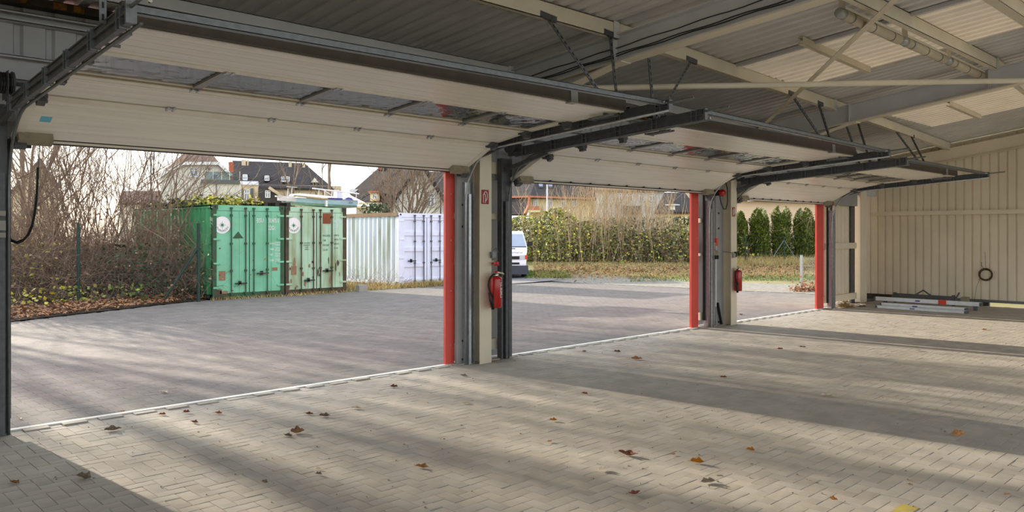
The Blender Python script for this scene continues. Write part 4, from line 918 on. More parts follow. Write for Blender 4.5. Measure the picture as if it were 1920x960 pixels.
# ---------------------------------------------------------------- bare shrubs beside the containers
SH = [(50, 21.5, 5.2, 11, 'tall bare shrub standing next to the first post'), (95, 20.6, 4.6, 12, 'bare shrub behind the single fence post, with pale stems'), (150, 22.5, 5.4, 12, 'tall bare shrub rising behind the single green fence post'), (190, 21.8, 4.8, 12, 'dense tangled bare shrub between the two fence posts'), (225, 23.0, 5.6, 11, 'bare shrub with long stems fanning against the sky'), (262, 22.2, 5.0, 10, 'bare shrub leaning towards the green container side'), (310, 22.6, 3.4, 9, 'low arching bare shrub in front of the green container side'), (350, 22.0, 2.3, 8, 'short twiggy shrub by the braced fence post'), (18, 20.0, 3.5, 10, 'bare shrub mostly hidden behind the first post'), (120, 24.5, 5.0, 10, 'bare shrub in the rear row of the thicket'), (-60, 21.5, 4.5, 10, 'bare shrub beyond the first post, outside the frame edge')]
for i, (u, Z, h, ns, lab) in enumerate(SH):
    r = random.Random(50 + i); b0 = at(u, Z); b0.z = ground_z(b0.x, b0.y)
    t = thing('bare_shrub', lab, 'shrub', b0, group='bare shrubs by the yard edge'); m = MB()
    for k in range(ns):
        a = r.random() * 6.28; d = Vector((cos(a) * r.uniform(0.1, 0.55), sin(a) * r.uniform(0.1, 0.55), 1)).normalized()
        if u > 200 and h > 4: d = (d + RT * 0.28).normalized()
        grow(m, r, b0 + Vector((cos(a), sin(a), 0)) * r.uniform(0, 0.35), d, h * r.uniform(0.7, 1.05), r.uniform(0.014, 0.034), 3, (5, 3, 1), 0.10, 0.13, 5, 0.6)
    part('branches', m, K['bark'] if i % 2 else K['twig'], t)
    m = MB()
    for k in range(190):          # dense low growth
        a = r.random() * 6.28; q = b0 + Vector((cos(a), sin(a), 0)) * r.uniform(0, 1.1) + Vector((0, 0, r.uniform(0, 0.5)))
        grow(m, r, q, Vector((r.gauss(0, 0.6), r.gauss(0, 0.6), 1)).normalized(), min(h * 0.55, 2.3) * r.uniform(0.5, 1.0), 0.008, 1, (4,), 0.02, 0.28, 4, 1.0)
    part('twigs', m, K['twig'], t, kind='stuff')
    m = MB()
    leaves(m, r, lambda r: b0 + Vector((r.gauss(0, 0.75), r.gauss(0, 0.75), abs(r.gauss(0, 0.5)) * min(h * 0.55, 2.2) + 0.15)), 420, 0.07)
    part('withered_leaves', m, K['lf_b'], t, kind='stuff')
for i, (u, Z, n, h, k_, sp, lab) in enumerate(((255, 20.6, 260, 1.5, 'lf_d', 0.55, 'dark ivy climbing the fence between its posts'), (320, 21.2, 260, 1.4, 'lf_d', 0.6, 'dark ivy climbing the fence by the brace'), (100, 19.4, 130, 0.45, 'lf_y', 0.6, 'low yellow-green bramble at the foot of the single fence post'), (205, 19.9, 90, 0.5, 'lf_g', 0.5, 'low green bramble midway along the shrub bed'), (60, 20.0, 140, 1.6, 'lf_y', 0.4, 'yellow-green creeper in the shrub next to the first post'))):
    r = random.Random(80 + i); b0 = at(u, Z); b0.z = ground_z(b0.x, b0.y)
    t = thing('creeper', lab, 'plant', b0, group='creepers along the fence'); m = MB()
    leaves(m, r, lambda r: b0 + Vector((r.gauss(0, sp), r.gauss(0, 0.2), r.random() * h + 0.05)), n, 0.11); part('leaves', m, K[k_], t, kind='stuff')
    m = MB()
    for q in range(14): grow(m, r, b0 + Vector((r.gauss(0, sp), r.gauss(0, 0.1), 0)), Vector((r.gauss(0, 0.4), 0, 1)).normalized(), h, 0.006, 1, (3,), 0.05, 0.3, 3, 0.8)
    part('stems', m, K['twig'], t, kind='stuff')
r = random.Random(91)
def litter(name, lab, n, fun, k_='lit', size=0.09):
    m = MB()
    for i in range(n):
        p = fun(r); a = r.random() * 6.28; s = size * r.uniform(0.6, 1.3); d = Vector((cos(a), sin(a), r.gauss(0, 0.3))) * s; e = Vector((-sin(a), cos(a), r.gauss(0, 0.4))) * s * 0.55
        p.z += 0.02 + r.random() * 0.05
        m.quad(p - d * 0.5, p + e * 0.5 + Vector((0, 0, 0.012)), p + d * 0.5, p - e * 0.5 + Vector((0, 0, 0.01)))
    solo(name, m, K[k_], lab, 'leaf litter', kind='stuff')
def fl_left(r):
    x = r.uniform(0, 9.0); y = edge_y(x) + 0.02 + abs(r.gauss(0, 1.1)); return Vector((x, y, ground_z(x, y) + min(0.1, 0.03 + 0.05 * (y - edge_y(x)))))
litter('leaf_litter', 'brown fallen leaves under the bare shrubs along the paving edge', 4200, fl_left, 'lit', 0.10)
def fl_bank(r):
    u = r.uniform(1000, 1620); Z = r.gauss(34.5, 2.2); p = at(u, Z); p.z = ground_z(p.x, p.y); return p
litter('leaf_litter', 'fallen leaves on the grassy bank below the thicket and the thuja hedge', 5200, fl_bank, 'lit', 0.13)
def tufts(name, lab, n, fun, k_, h, cat='grass'):
    m = MB()
    for i in range(n):
        p = fun(r); hh = h * r.uniform(0.4, 1.2); d = Vector((r.gauss(0, 0.5), r.gauss(0, 0.5), 1)) * hh; s = Vector((r.gauss(0, 1), r.gauss(0, 1), 0)).normalized() * 0.012
        m.face([p - s, p + s, p + d])
    solo(name, m, K[k_], lab, cat, kind='stuff')
def g_in(u0, u1, Z0, Z1):
    def f(r): p = at(r.uniform(u0, u1), r.uniform(Z0, Z1)); p.z = ground_z(p.x, p.y); return p
    return f
tufts('grass', 'dry straw-coloured grass on the bank below the thicket', 7000, g_in(1000, 1640, 30, 40), 'hay', 0.16)
tufts('grass', 'taller dry grass along the foot of the thuja hedge', 3500, g_in(1360, 1640, 37, 41), 'hay', 0.4)
tufts('grass', 'bright green grass strip beside the white van', 2500, g_in(985, 1070, 30.5, 34), 'grass', 0.12)
tufts('grass', 'green grass strip at the edge of the gravel', 4000, g_in(1180, 1640, 28.6, 31.5), 'grass', 0.07)
def f_wc(r): x = r.uniform(13.4, 18.6); y = r.uniform(21.2, 22.0 if x > 16 else 23.5); return Vector((x, y, ground_z(x, y)))
tufts('grass', 'weeds and dry grass along the foot of the white container', 2600, f_wc, 'hay', 0.22)
tufts('grass', 'green weeds below the white container doors', 900, lambda r: Vector((r.uniform(16.1, 18.8), r.uniform(21.5, 22.05), -0.14)), 'grass', 0.14)
def f_gc(r): x = r.uniform(9.0, 13.3); return Vector((x, 21.0 - abs(r.gauss(0, 0.07)), ground_z(x, 21)))
tufts('grass', 'thin weeds in front of the green container doors', 500, f_gc, 'hay', 0.10)
# bank of cut grass next to the van and twigs in front of the white container
r = random.Random(95); m = MB()
for i in range(90):
    p = Vector((r.uniform(13.5, 16), r.uniform(21.3, 22.8), -0.12)); grow(m, r, p, Vector((r.gauss(0, 0.8), r.gauss(0, 0.6), 0.7)).normalized(), r.uniform(0.3, 1.0), 0.006, 1, (2,), 0.0, 0.25, 3, 0.8)
solo('dead_weeds', m, K['twig'], 'dead weed stalks standing before the ribbed white container side', 'weeds', (14.8, 22, -0.12), kind='stuff')
m = MB(); m.box(13.55, 20.75, -0.13, 13.85, 20.95, 0.08)
solo('concrete_block', m, K['greyp'], 'pale concrete block at the corner of the rusty green container', 'block', (13.7, 20.85, -0.13))
# ---------------------------------------------------------------- wire fence with green posts
t = thing('wire_fence', 'dark green wire fence with braced post before the shrubs', 'fence', (6.0, 21.4, -0.13))
fy = lambda x: edge_y(min(x, 8.8)) + 0.55 if x < 8.5 else 20.95
fa, fb = at(147, 19.6, -0.13), at(372, 20.9, -0.13)
for q in (fa, fb): m = MB(); m.tube([q, q + Vector((0, 0, 2.08))], 0.045 if q is fb else 0.038, 10); part('fence_post', m, K['fgreen'], t)
m = MB(); m.tube([at(303, 20.4, -0.13), fb + Vector((0, 0, 1.45))], 0.03, 8); part('brace', m, K['fgreen'], t)
fs = fa + (fa - fb) * 0.9
m = MB()
for z in (0.1, 0.75, 1.4): m.tube([fs + Vector((0, 0, z)), fb + Vector((0, 0, z))], 0.003, 3)
L_ = (fb - fs).length; dv = (fb - fs).normalized(); n = int(L_ / 0.12)
for i in range(-12, n):
    for sg in (1, -1):
        s0 = i * 0.12; a, b_ = s0, s0 + 1.4
        za, zb = (0, 1.4) if sg == 1 else (1.4, 0)
        if a < 0: za += (-a) * (1 if sg == 1 else -1); a = 0
        if b_ > L_: zb -= (b_ - L_) * (1 if sg == 1 else -1); b_ = L_
        if b_ - a > 0.05: m.tube([fs + dv * a + Vector((0, 0, za)), fs + dv * b_ + Vector((0, 0, zb))], 0.0022, 3, caps=False)
part('wire_mesh', m, K['fgreen'], t, kind='stuff')
# ---------------------------------------------------------------- containers
def container(x0, y0, z0, W, H, D, name_lab, col, side, frame, style):
    t = thing('shipping_container', name_lab, 'container', (x0 + W / 2, y0, z0))
    x1, y1, z1 = x0 + W, y0 + D, z0 + H
    def B(nm, mm, *bx, label=None):
        m = MB()
        for q in bx: m.box(*q)
        return part(nm, m, mm, t, label=label)
    for xa in (x0, x1 - 0.11): B('corner_post', frame, (xa, y0, z0 + 0.1, xa + 0.11, y0 + 0.12, z1 - 0.1))
    B('top_rail', col, (x0 + 0.1, y0 + 0.02, z1 - 0.16, x1 - 0.1, y0 + 0.12, z1 - 0.01)); B('bottom_sill', frame, (x0 + 0.1, y0 + 0.02, z0 + 0.02, x1 - 0.1, y0 + 0.12, z0 + 0.16))
    for xa in (x0, x1 - 0.15):
        for za in (z0, z1 - 0.13): 
            c_ = B('corner_casting', frame, (xa, y0 - 0.005, za, xa + 0.15, y0 + 0.17, za + 0.13))
            m = MB(); m.lathe([(0, -0.003), (0.035, -0.003), (0.035, 0)], (xa + 0.075, y0 - 0.006, za + 0.065), 10, axis='y'); part('lifting_hole', m, K['blackp'], c_)
    # sides with trapezoid corrugation, roof
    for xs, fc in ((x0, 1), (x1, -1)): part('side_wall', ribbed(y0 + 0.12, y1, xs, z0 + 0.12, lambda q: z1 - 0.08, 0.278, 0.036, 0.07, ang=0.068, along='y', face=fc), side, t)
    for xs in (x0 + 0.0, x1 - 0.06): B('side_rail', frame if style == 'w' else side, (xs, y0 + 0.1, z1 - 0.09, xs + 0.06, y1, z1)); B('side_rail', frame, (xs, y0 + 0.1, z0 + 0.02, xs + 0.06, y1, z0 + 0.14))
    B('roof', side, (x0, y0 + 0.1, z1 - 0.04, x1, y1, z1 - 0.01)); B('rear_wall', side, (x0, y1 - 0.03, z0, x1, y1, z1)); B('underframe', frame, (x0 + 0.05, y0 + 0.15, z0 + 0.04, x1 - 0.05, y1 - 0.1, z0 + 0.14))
    mid = (x0 + x1) / 2; zt, zb = z1 - 0.17, z0 + 0.165
    for sgn, xa, xb in ((-1, x0 + 0.115, mid - 0.012), (1, mid + 0.012, x1 - 0.115)):
        d = B('door', col, (xa, y0 + (0.05 if style == 'w' else 0.03), zb, xb, y0 + 0.08, zt)); m = MB()
        if style == 'g':
            w_ = xb - xa; c0 = xa + w_ * 0.36; c1 = xa + w_ * 0.70
            for a, b_ in ((xa, c0), (c1, xb)): pass
            m.box(xa + 0.0, y0 + 0.018, zb, xa + w_ * 0.30, y0 + 0.031, zt); m.box(xb - w_ * 0.30, y0 + 0.018, zb, xb, y0 + 0.031, zt)
            m.box(xa + w_ * 0.44, y0 + 0.022, zb + 0.05, xa + w_ * 0.56, y0 + 0.031, zt - 0.05)
        else:
            for k in range(5):
                za = zb + (zt - zb) * k / 4; m.box(xa, y0 + 0.012, max(zb, za - 0.07), xb, y0 + 0.052, min(zt, za + 0.07))
            m.box(xa - 0.001, y0 + 0.009, zb - 0.001, xa + 0.12, y0 + 0.054, zt + 0.001); m.box(xb - 0.12, y0 + 0.009, zb - 0.001, xb + 0.001, y0 + 0.054, zt + 0.001)
        part('door_panel', m, col, d)
        m = MB(); m.box(xa - 0.012, y0 + 0.028, zb - 0.012, xb + 0.012, y0 + 0.034, zb); m.box(xa - 0.012, y0 + 0.028, zt, xb + 0.012, y0 + 0.034, zt + 0.014)
        m.box((xb if sgn < 0 else xa - 0.014), y0 + 0.014, zb, (xb + 0.014 if sgn < 0 else xa), y0 + 0.03, zt); m.box((xa - 0.014 if sgn < 0 else xb), y0 + 0.014, zb, (xa if sgn < 0 else xb + 0.014), y0 + 0.03, zt)
        part('gasket', m, K['gasket'], d)
        for k in range(4):
            zz = zb + (zt - zb) * (0.06 + 0.293 * k); m = MB(); xh = x0 + 0.02 if sgn < 0 else x1 - 0.02
            m.box(min(xh, xh - sgn * 0.2), y0 - 0.012, zz, max(xh, xh - sgn * 0.2), y0 + 0.02, zz + 0.05); part('hinge', m, col if style == 'g' else K['cwhite'], d)
    fr = (0.247, 0.443, 0.557, 0.748) if style != 'w' else (0.28, 0.44, 0.575, 0.735)
    for i, f in enumerate(fr):
        xr = x0 + W * f; m = MB(); m.tube([(xr, y0 - 0.015, z0 + 0.08), (xr, y0 - 0.015, z1 - 0.08)], 0.017, 8); rod = part('lock_rod', m, frame if style != 'w' else K['galvd'], t)
        m = MB()
        for zz in (z0 + 0.12, z0 + 0.75, z0 + 1.5, z1 - 0.32, z1 - 0.12): m.box(xr - 0.03, y0 - 0.036, zz, xr + 0.03, y0 + 0.02, zz + 0.055)
        part('rod_bracket', m, frame if style != 'w' else K['galvd'], rod, kind='stuff')
        if i in ((1, 3) if style == 'g' else (0, 3)):
            m = MB(); zz = z0 + (0.42 if i == 1 else 0.68 if style == 'g' else 0.85); m.bar((xr - 0.32, y0 - 0.03, zz), (xr + 0.03, y0 - 0.03, zz), 0.02, 0.035); m.box(xr - 0.22, y0 - 0.04, zz - 0.05, xr - 0.14, y0 - 0.01, zz + 0.07); part('handle', m, K['gasket'], rod)
    return t
def logo(t, xc, zc, y, r):
    m = MB(); m.lathe([(0, -0.002), (r, -0.002), (r, 0)], (xc, y, zc), 36, axis='y'); d = part('emblem_disc', m, K['white'], t, label='round white emblem with green eight-point star')
    m = MB(); pts = []
    for k in range(16):
        a = k * pi / 8 + pi / 2; rr = (0.50 if k % 4 == 0 else 0.36) * r if k % 2 == 0 else 0.12 * r; pts.append((xc + rr * cos(a), y - 0.004, zc + rr * sin(a)))
    c_ = (xc, y - 0.004, zc)
    for a, b_ in zip(pts, pts[1:] + pts[:1]): m.face([c_, a, b_])
    part('star', m, K['stgreen'], d)
    w9 = 'EVERGREEN'
    for i, ch in enumerate(w9):
        a = radians(-155 + 130 * i / 8); 
        text(ch, r * 0.34, d, K['stgreen'], (xc + r * 0.80 * cos(a), y - 0.004, zc + r * 0.80 * sin(a)), (pi / 2, -(a + pi / 2), 0), name='letter', align='CENTER')
RX = (pi / 2, 0, 0)
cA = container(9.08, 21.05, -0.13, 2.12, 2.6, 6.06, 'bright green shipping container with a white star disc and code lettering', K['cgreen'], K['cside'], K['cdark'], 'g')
yF = 21.05 + 0.015
def ax(f): return 9.08 + 2.12 * f
def az(f): return -0.13 + 2.6 * f
logo(cA, ax(0.128), az(0.785), yF, 0.235)
text('EISU', 0.175, cA, K['white'], (ax(0.60), yF, az(0.815)), RX, sx=0.62); text('303475 0', 0.175, cA, K['white'], (ax(0.765), yF, az(0.815)), RX, sx=0.5); text('22G1', 0.175, cA, K['white'], (ax(0.765), yF, az(0.735)), RX, sx=0.6)
for i, (w_, n1, n2) in enumerate((('GROSS', '30480 KG', '67200 LB'), ('TARE', '2230 KG', '4920 LB'), ('NET', '28250 KG', '62280 LB'), ('CUBE', '33.2 CU.M', '1172 CU.FT'))):
    z = 0.575 - 0.062 * i
    text(w_, 0.075, cA, K['white'], (ax(0.785), yF, az(z)), RX, sx=0.75); text(n1, 0.062, cA, K['white'], (ax(0.865), yF, az(z + 0.012)), RX, sx=0.7); text(n2, 0.062, cA, K['white'], (ax(0.865), yF, az(z - 0.012)), RX, sx=0.7)
m = MB(); y = yF - 0.004; m.prism([(ax(0.27), y + 0.02, az(0.645)), (ax(0.415), y + 0.02, az(0.645)), (ax(0.345), y + 0.02, az(0.715))], (0, -0.022, 0)); part('warning_triangle', m, K['cdark'], cA, label='faded dark warning triangle')
for f0, f1, z0_, z1_, k_ in ((0.085, 0.17, 0.20, 0.30, 'rust'), (0.82, 0.9, 0.285, 0.32, 'rust'), (0.03, 0.12, 0.05, 0.105, 'rustf'), (0.1, 0.2, 0.06, 0.09, 'rust')):
    m = MB(); m.box(ax(f0), yF - 0.004, az(z0_), ax(f1), yF + 0.001, az(z1_)); part('rust_patch' if k_ == 'rustf' else 'data_plate', m, K[k_], cA)
cB = container(11.235, 21.05, -0.13, 2.05, 2.6, 6.06, 'faded rusty green shipping container with a brown plate, next to the bright one', K['cgreen2'], K['cgreen2'], K['rustf'], 'g')
def bx(f): return 11.235 + 2.05 * f
logo(cB, bx(0.13), az(0.785), yF, 0.23)
m = MB(); m.box(bx(0.60), yF - 0.006, az(0.81), bx(0.735), yF, az(0.93)); part('brown_plate', m, K['rustpl'], cB, label='rust-brown placard plate')
m = MB(); m.box(bx(0.09), yF - 0.004, az(0.23), bx(0.175), yF + 0.001, az(0.33)); part('data_plate', m, K['rust'], cB)
for i, w_ in enumerate(('MAX.GROSS', 'TARE', 'PAYLOAD', 'CU.CAP')): text(w_, 0.08, cB, K['fade'], (bx(0.60), yF, az(0.66 - 0.055 * i)), RX, sx=0.6); text(('30480', '2220', '28260', '33.2')[i] + ' KG', 0.07, cB, K['fade'], (bx(0.79), yF, az(0.665 - 0.05 * i)), RX, sx=0.6)
text('HXC 470 0', 0.14, cB, K['cwhite'], (bx(0.79), yF, az(0.82)), RX, sx=0.42); text('2210', 0.13, cB, K['cwhite'], (bx(0.79), yF, az(0.765)), RX, sx=0.5)
for i, w_ in enumerate(('THE OWNER', 'LICENSED BY', 'A NON', 'CITIZEN')): text(w_, 0.05, cB, K['fade'], (bx(0.34), yF, az(0.58 - 0.024 * i)), RX, sx=0.7, align='CENTER')
r = random.Random(31)
for i in range(20):
    f = r.uniform(0.03, 0.94); zz = r.uniform(0.06, 0.45) if i < 18 else r.uniform(0.1, 0.6); ww = r.uniform(0.015, 0.06); hh = r.uniform(0.03, 0.2)
    m = MB(); n = 7; m.prism([(bx(f) + ww * cos(2 * pi * k / n) * r.uniform(0.5, 1.1), yF - 0.0015, az(zz) + hh * sin(2 * pi * k / n) * r.uniform(0.5, 1.1)) for k in range(n)], (0, 0.003, 0)); part('rust_stain', m, K['rust' if i % 2 else 'rustf'], cB)
cW = container(16.02, 22.1, -0.13, 2.44, 2.52, 6.06, 'pale blue-white shipping container with algae streaks on its ribbed side', K['cwhite'], K['calg'], K['cwhite'], 'w')
m = MB(); m.box(15.99, 22.15, 2.27, 16.03, 28.0, 2.395); part('rusty_top_edge', m, K['rust'], cW, label='rusty upper edge')
# things on the containers
t = thing('pallet', 'dark wooden pallet on the green container roofs', 'pallet', (10.6, 21.6, 2.46))
m = MB()
for k in range(5): m.box(10.2, 21.15 + k * 0.2, 2.56, 11.45, 21.27 + k * 0.2, 2.585)
for k in range(5): pass
part('deck', m, K['pall'], t, kind='stuff')
for k in range(4): m = MB(); m.box(10.25 + k * 0.36, 21.15, 2.47, 10.37 + k * 0.36, 22.1, 2.56); part('block', m, K['pall'], t)
m = MB(); m.prism([(11.2, 21.3, 2.47), (11.75, 21.3, 2.47), (11.3, 21.3, 2.53)], (0, 0.8, 0)); part('loose_board', m, K['pall'], t)
t = thing('creeper', 'leafy creeper spilling over the green container roof', 'plant', (9.6, 22.5, 2.47)); r = random.Random(41); m = MB()
leaves(m, r, lambda r: Vector((r.uniform(9.0, 10.6), 21.05 + abs(r.gauss(0, 1)) * 1.8, 2.5 + abs(r.gauss(0, 0.1)))), 900, 0.11); part('leaves', m, K['lf_y'], t, kind='stuff')
m = MB(); leaves(m, r, lambda r: Vector((r.uniform(8.95, 10.4), r.uniform(21.0, 27), 2.5 + abs(r.gauss(0, 0.1)))), 900, 0.11); part('dark_leaves', m, K['lf_d'], t, kind='stuff')
m = MB()
for k in range(60): grow(m, r, Vector((r.uniform(9, 10.6), r.uniform(21.1, 24), 2.48)), Vector((r.gauss(0, 0.6), r.gauss(0, 0.5), 0.6)).normalized(), r.uniform(0.3, 0.8), 0.006, 1, (2,), -0.05, 0.3, 4, 0.8)
part('stems', m, K['twig'], t, kind='stuff')
# boat
t = thing('sailing_boat', 'pale blue and white dinghy lying on top of the rusty green container', 'boat', (12.6, 21.6, 2.5))
def hull(zf, wf, mm, nm, s0=0.0, s1=1.0):
    m = MB(); n = 12; rows = []
    for i in range(n + 1):
        s = s0 + (s1 - s0) * i / n; x = 11.34 + 2.5 * s; hb = wf * max(0.02, 1 - (1 - s) ** 2.2) ** 0.7 * (1 if s < 0.9 else 1 - (s - 0.9) * 0.8); z0_, z1_ = zf(s); rows.append([(x, 21.72 - hb, z1_), (x, 21.72 - hb * 0.82, z0_), (x, 21.72 + hb * 0.82, z0_), (x, 21.72 + hb, z1_)])
    for a, b_ in zip(rows, rows[1:]):
        for k in range(3): m.quad(a[k], b_[k], b_[k + 1], a[k + 1])
        m.quad(a[3], b_[3], b_[0], a[0])
    m.face(list(reversed(rows[0]))); m.face(rows[-1]); part(nm, m, mm, t)
hull(lambda s: (2.49 + 0.10 * (1 - s) ** 2, 2.56 + 0.10 * (1 - s) ** 2), 0.48, K['boatg'], 'lower_hull', 0.08)
hull(lambda s: (2.561 + 0.101 * (1 - s) ** 2, 2.68 + 0.08 * (1 - s)), 0.53, K['boatb'], 'hull', 0.19)
hull(lambda s: (2.561 + 0.101 * (1 - s) ** 2, 2.68 + 0.08 * (1 - s)), 0.53, K['white'], 'bow', 0.0, 0.19)
hull(lambda s: (2.681 + 0.081 * (1 - s), 2.715 + 0.09 * (1 - s)), 0.55, K['white'], 'gunwale', -0.03)
m = MB(); m.prism([(11.75, 21.35, 2.74), (13.2, 21.35, 2.72), (13.0, 21.4, 2.83), (11.9, 21.4, 2.88)], (0, 0.6, 0)); part('cabin', m, K['white'], t)
m = MB(); m.tube([(11.6, 21.25, 2.8), (13.0, 21.22, 2.72)], 0.02, 8); m.tube([(12.0, 21.2, 2.76), (12.6, 21.18, 2.72)], 0.03, 8); part('spar', m, K['wood'], t)
m = MB(); m.tube([(12.25, 21.3, 3.04), (13.9, 21.3, 2.93)], 0.02, 8); part('mast', m, K['white'], t)
for xx, h in ((11.42, 3.), (11.55, 3.03), (12.45, 3.01), (12.65, 3.01), (12.9, 3.01), (13.15, 3.), (13.78, 2.98)): m = MB(); m.tube([(xx, 21.3, 2.7), (xx + 0.03, 21.3, h)], 0.012, 6); part('rail_post', m, K['white'], t)
m = MB(); m.tube([(11.4, 21.3, 3.06), (11.75, 21.3, 3.05)], 0.008, 5); m.tube([(12.6, 21.3, 3.02), (12.9, 21.3, 2.86)], 0.012, 6); m.tube([(12.9, 21.3, 3.01), (13.2, 21.3, 3.)], 0.012, 6); part('rail', m, K['white'], t)
m = MB(); m.box(13.1, 21.3, 2.73, 13.3, 21.5, 2.98); part('outboard_bracket', m, K['cwhite'], t)
m = MB(); m.lathe([(0, 0.1), (0.1, 0.07), (0.17, 0.0), (0, 0)], (13.55, 21.35, 2.72), 9); m.box(12.75, 21.2, 2.72, 13.25, 21.3, 2.77); part('tarpaulin', m, K['tarp'], t, label='dark blue bundled tarpaulin')
m = MB(); m.box(12.62, 21.14, 2.5, 12.68, 21.2, 2.68); part('stay_board', m, K['white'], t)
text('8258', 0.1, t, K['bump'], (13.45, 21.17, 2.60), RX, sx=0.7)
# ---------------------------------------------------------------- van (local frame: x to the viewer's right, y away)
RZ = atan2(RT.y, RT.x)
vo = at(946, 30.6, -0.13)
t = thing('van', 'white delivery van with dark bumper parked behind the nearer column', 'van', vo, rotz=RZ, local=True)
prof = [(0.02, 0.32), (0.0, 0.62), (0.05, 0.98), (0.16, 1.08), (0.82, 1.26), (1.55, 1.80), (1.95, 1.90), (4.6, 1.90), (4.74, 1.2), (4.72, 0.32)]
def hw(y, z): b_ = 0.92 if z < 1.15 else 0.92 - (z - 1.15) * 0.26; return b_ - max(0, 0.35 - y) * 0.25
m = MB(); k = len(prof)
for s in (1, -1): m.v += [(s * hw(y, z), y, z) for y, z in prof]
for i in range(k - 1): m.f.append((i, i + 1, k + i + 1, k + i)); m.m.append(0)
m.f.append((0, k, 2 * k - 1, k - 1)); m.m.append(0)
def tri(b_, flip):
    for q in ((0, 1, 2, 9), (2, 3, 4, 9), (4, 5, 6, 7), (4, 7, 8, 9)):
        m.f.append(tuple((b_ + i) for i in (q if flip else q[::-1]))); m.m.append(0)
tri(0, True); tri(k, False)
part('body', m, K['carw'], t)
def fr_(z, s, y_): return (s * y_, 0, z)
m = MB(); m.hexa(((-0.86, 0.80, 1.27), (0.86, 0.80, 1.27), (0.86, 0.86, 1.27), (-0.86, 0.86, 1.27), (-0.72, 1.50, 1.78), (0.72, 1.50, 1.78), (0.72, 1.56, 1.78), (-0.72, 1.56, 1.78))); part('windscreen', m, K['cglass'], t)
m = MB(); m.bar((-0.86, 0.80, 1.275), (0.86, 0.80, 1.275), 0.03, 0.02); m.box(-0.4, 0.55, 1.19, 0.42, 0.6, 1.22); part('wiper_panel', m, K['blackp'], t)
m = MB(); m.box(-0.58, -0.012, 0.80, 0.58, 0.05, 0.92); part('grille', m, K['blackp'], t); m = MB(); m.box(-0.58, -0.012, 0.60, 0.58, 0.05, 0.68); part('lower_grille', m, K['blackp'], t)
for s in (1, -1):
    m = MB(); m.box(*sorted_x(s * 0.58, s * 0.80), 0, 0, 0, 0) if False else m.box(min(s * 0.58, s * 0.79), 0.0, 0.80, max(s * 0.58, s * 0.79), 0.08, 0.96); part('headlamp', m, K['lampg'], t)
    m = MB(); m.box(min(s * 0.79, s * 0.885), 0.02, 0.80, max(s * 0.79, s * 0.885), 0.16, 0.96); part('indicator', m, K['orange'], t, label='orange indicator lamp')
    m = MB(); m.box(min(s * 0.9, s * 1.12), 0.95, 1.30, max(s * 0.9, s * 1.12), 1.03, 1.48); m.bar((s * 0.85, 0.99, 1.33), (s * 1.0, 0.99, 1.36), 0.04, 0.04); part('mirror', m, K['blackp'], t)
    for yy in (0.85, 3.75):
        m = MB(); m.lathe([(0.05, -0.1), (0.2, -0.1), (0.3, -0.1), (0.315, -0.07), (0.315, 0.07), (0.3, 0.1), (0.2, 0.1), (0.05, 0.1)], (s * 0.76, yy, 0.315), 20, axis='x'); part('wheel', m, K['rubber'], t)
    m = MB(); m.hexa(((s * 0.905, 1.0, 1.22), (s * 0.915, 1.0, 1.22), (s * 0.915, 1.9, 1.22), (s * 0.905, 1.9, 1.22), (s * 0.77, 1.5, 1.72), (s * 0.78, 1.5, 1.72), (s * 0.78, 1.9, 1.72), (s * 0.77, 1.9, 1.72))); part('side_window', m, K['cglass'], t)
m = MB(); m.box(-0.9, -0.05, 0.22, 0.9, 0.2, 0.56); m.box(-0.92, 0.0, 0.24, 0.92, 0.45, 0.54); part('bumper', m, K['bump'], t)
m = MB(); m.box(-0.26, -0.06, 0.34, 0.26, -0.049, 0.45); part('number_plate_holder', m, K['blackp'], t)
o = text('rymarus', 0.15, t, K['shut'], (0.19, 0.28, 1.118), (radians(16), 0, 0), sx=0.95); o.location = (0.24, 0.10, 1.035); o.rotation_euler = (radians(42), 0, 0)
# ---------------------------------------------------------------- thicket behind the middle opening
r = random.Random(61)
TH_ = [(985, 42, 'bramble thicket with yellow leaves behind the white van'), (1045, 41, 'leafy yellow-green bramble mound between the van and the canes'), (1105, 41.5, 'bramble mound at the start of the tall canes'), (1165, 41, 'bramble mound under the densest tall canes'), (1225, 41, 'brown-green bramble mound under sparse canes'), (1280, 40.5, 'dark bramble mound next to the second red jamb'), (930, 42, 'bramble mound hidden behind the nearer column'), (1335, 41, 'bramble mound behind the second column')]
for i, (u, Z, lab) in enumerate(TH_):
    c = at(u, Z); c.z = ground_z(c.x, c.y); hgt = (2.4, 2.8, 2.1, 1.9, 1.7, 2.0, 2.3, 2.2)[i]
    t = thing('bramble_thicket', lab, 'bush', c, group='bramble mounds on the bank')
    def vol(rr, hi=hgt):
        a = rr.gauss(0, 0.62); b_ = rr.gauss(0, 0.8); z = rr.random() ** 0.8 * hi * max(0.2, 1 - (a * a) * 0.5); return c + RT * a * 1.5 + FW * (b_ - z * -0.25) + Vector((0, 0, z))
    for k_, n, sz in (('lf_g', 1500 if i < 3 else 700, 0.14), ('lf_y', 900 if i < 3 else 260, 0.14), ('lf_d', 600, 0.13), ('lf_b', 600 if i < 3 else 1000, 0.12)):
        m = MB(); leaves(m, r, vol, n, sz); part({'lf_g': 'green_leaves', 'lf_y': 'yellow_leaves', 'lf_d': 'dark_leaves', 'lf_b': 'withered_leaves'}[k_], m, K[k_], t, kind='stuff')
    m = MB()
    for q in range(70): grow(m, r, c + RT * r.gauss(0, 1.0) + FW * r.gauss(0, 0.6), Vector((r.gauss(0, 0.5), r.gauss(0, 0.5), 1)).normalized(), r.uniform(0.8, 2.4), 0.01, 1, (3,), 0.0, 0.3, 4, 0.8)
    part('twigs', m, K['twig'], t, kind='stuff')
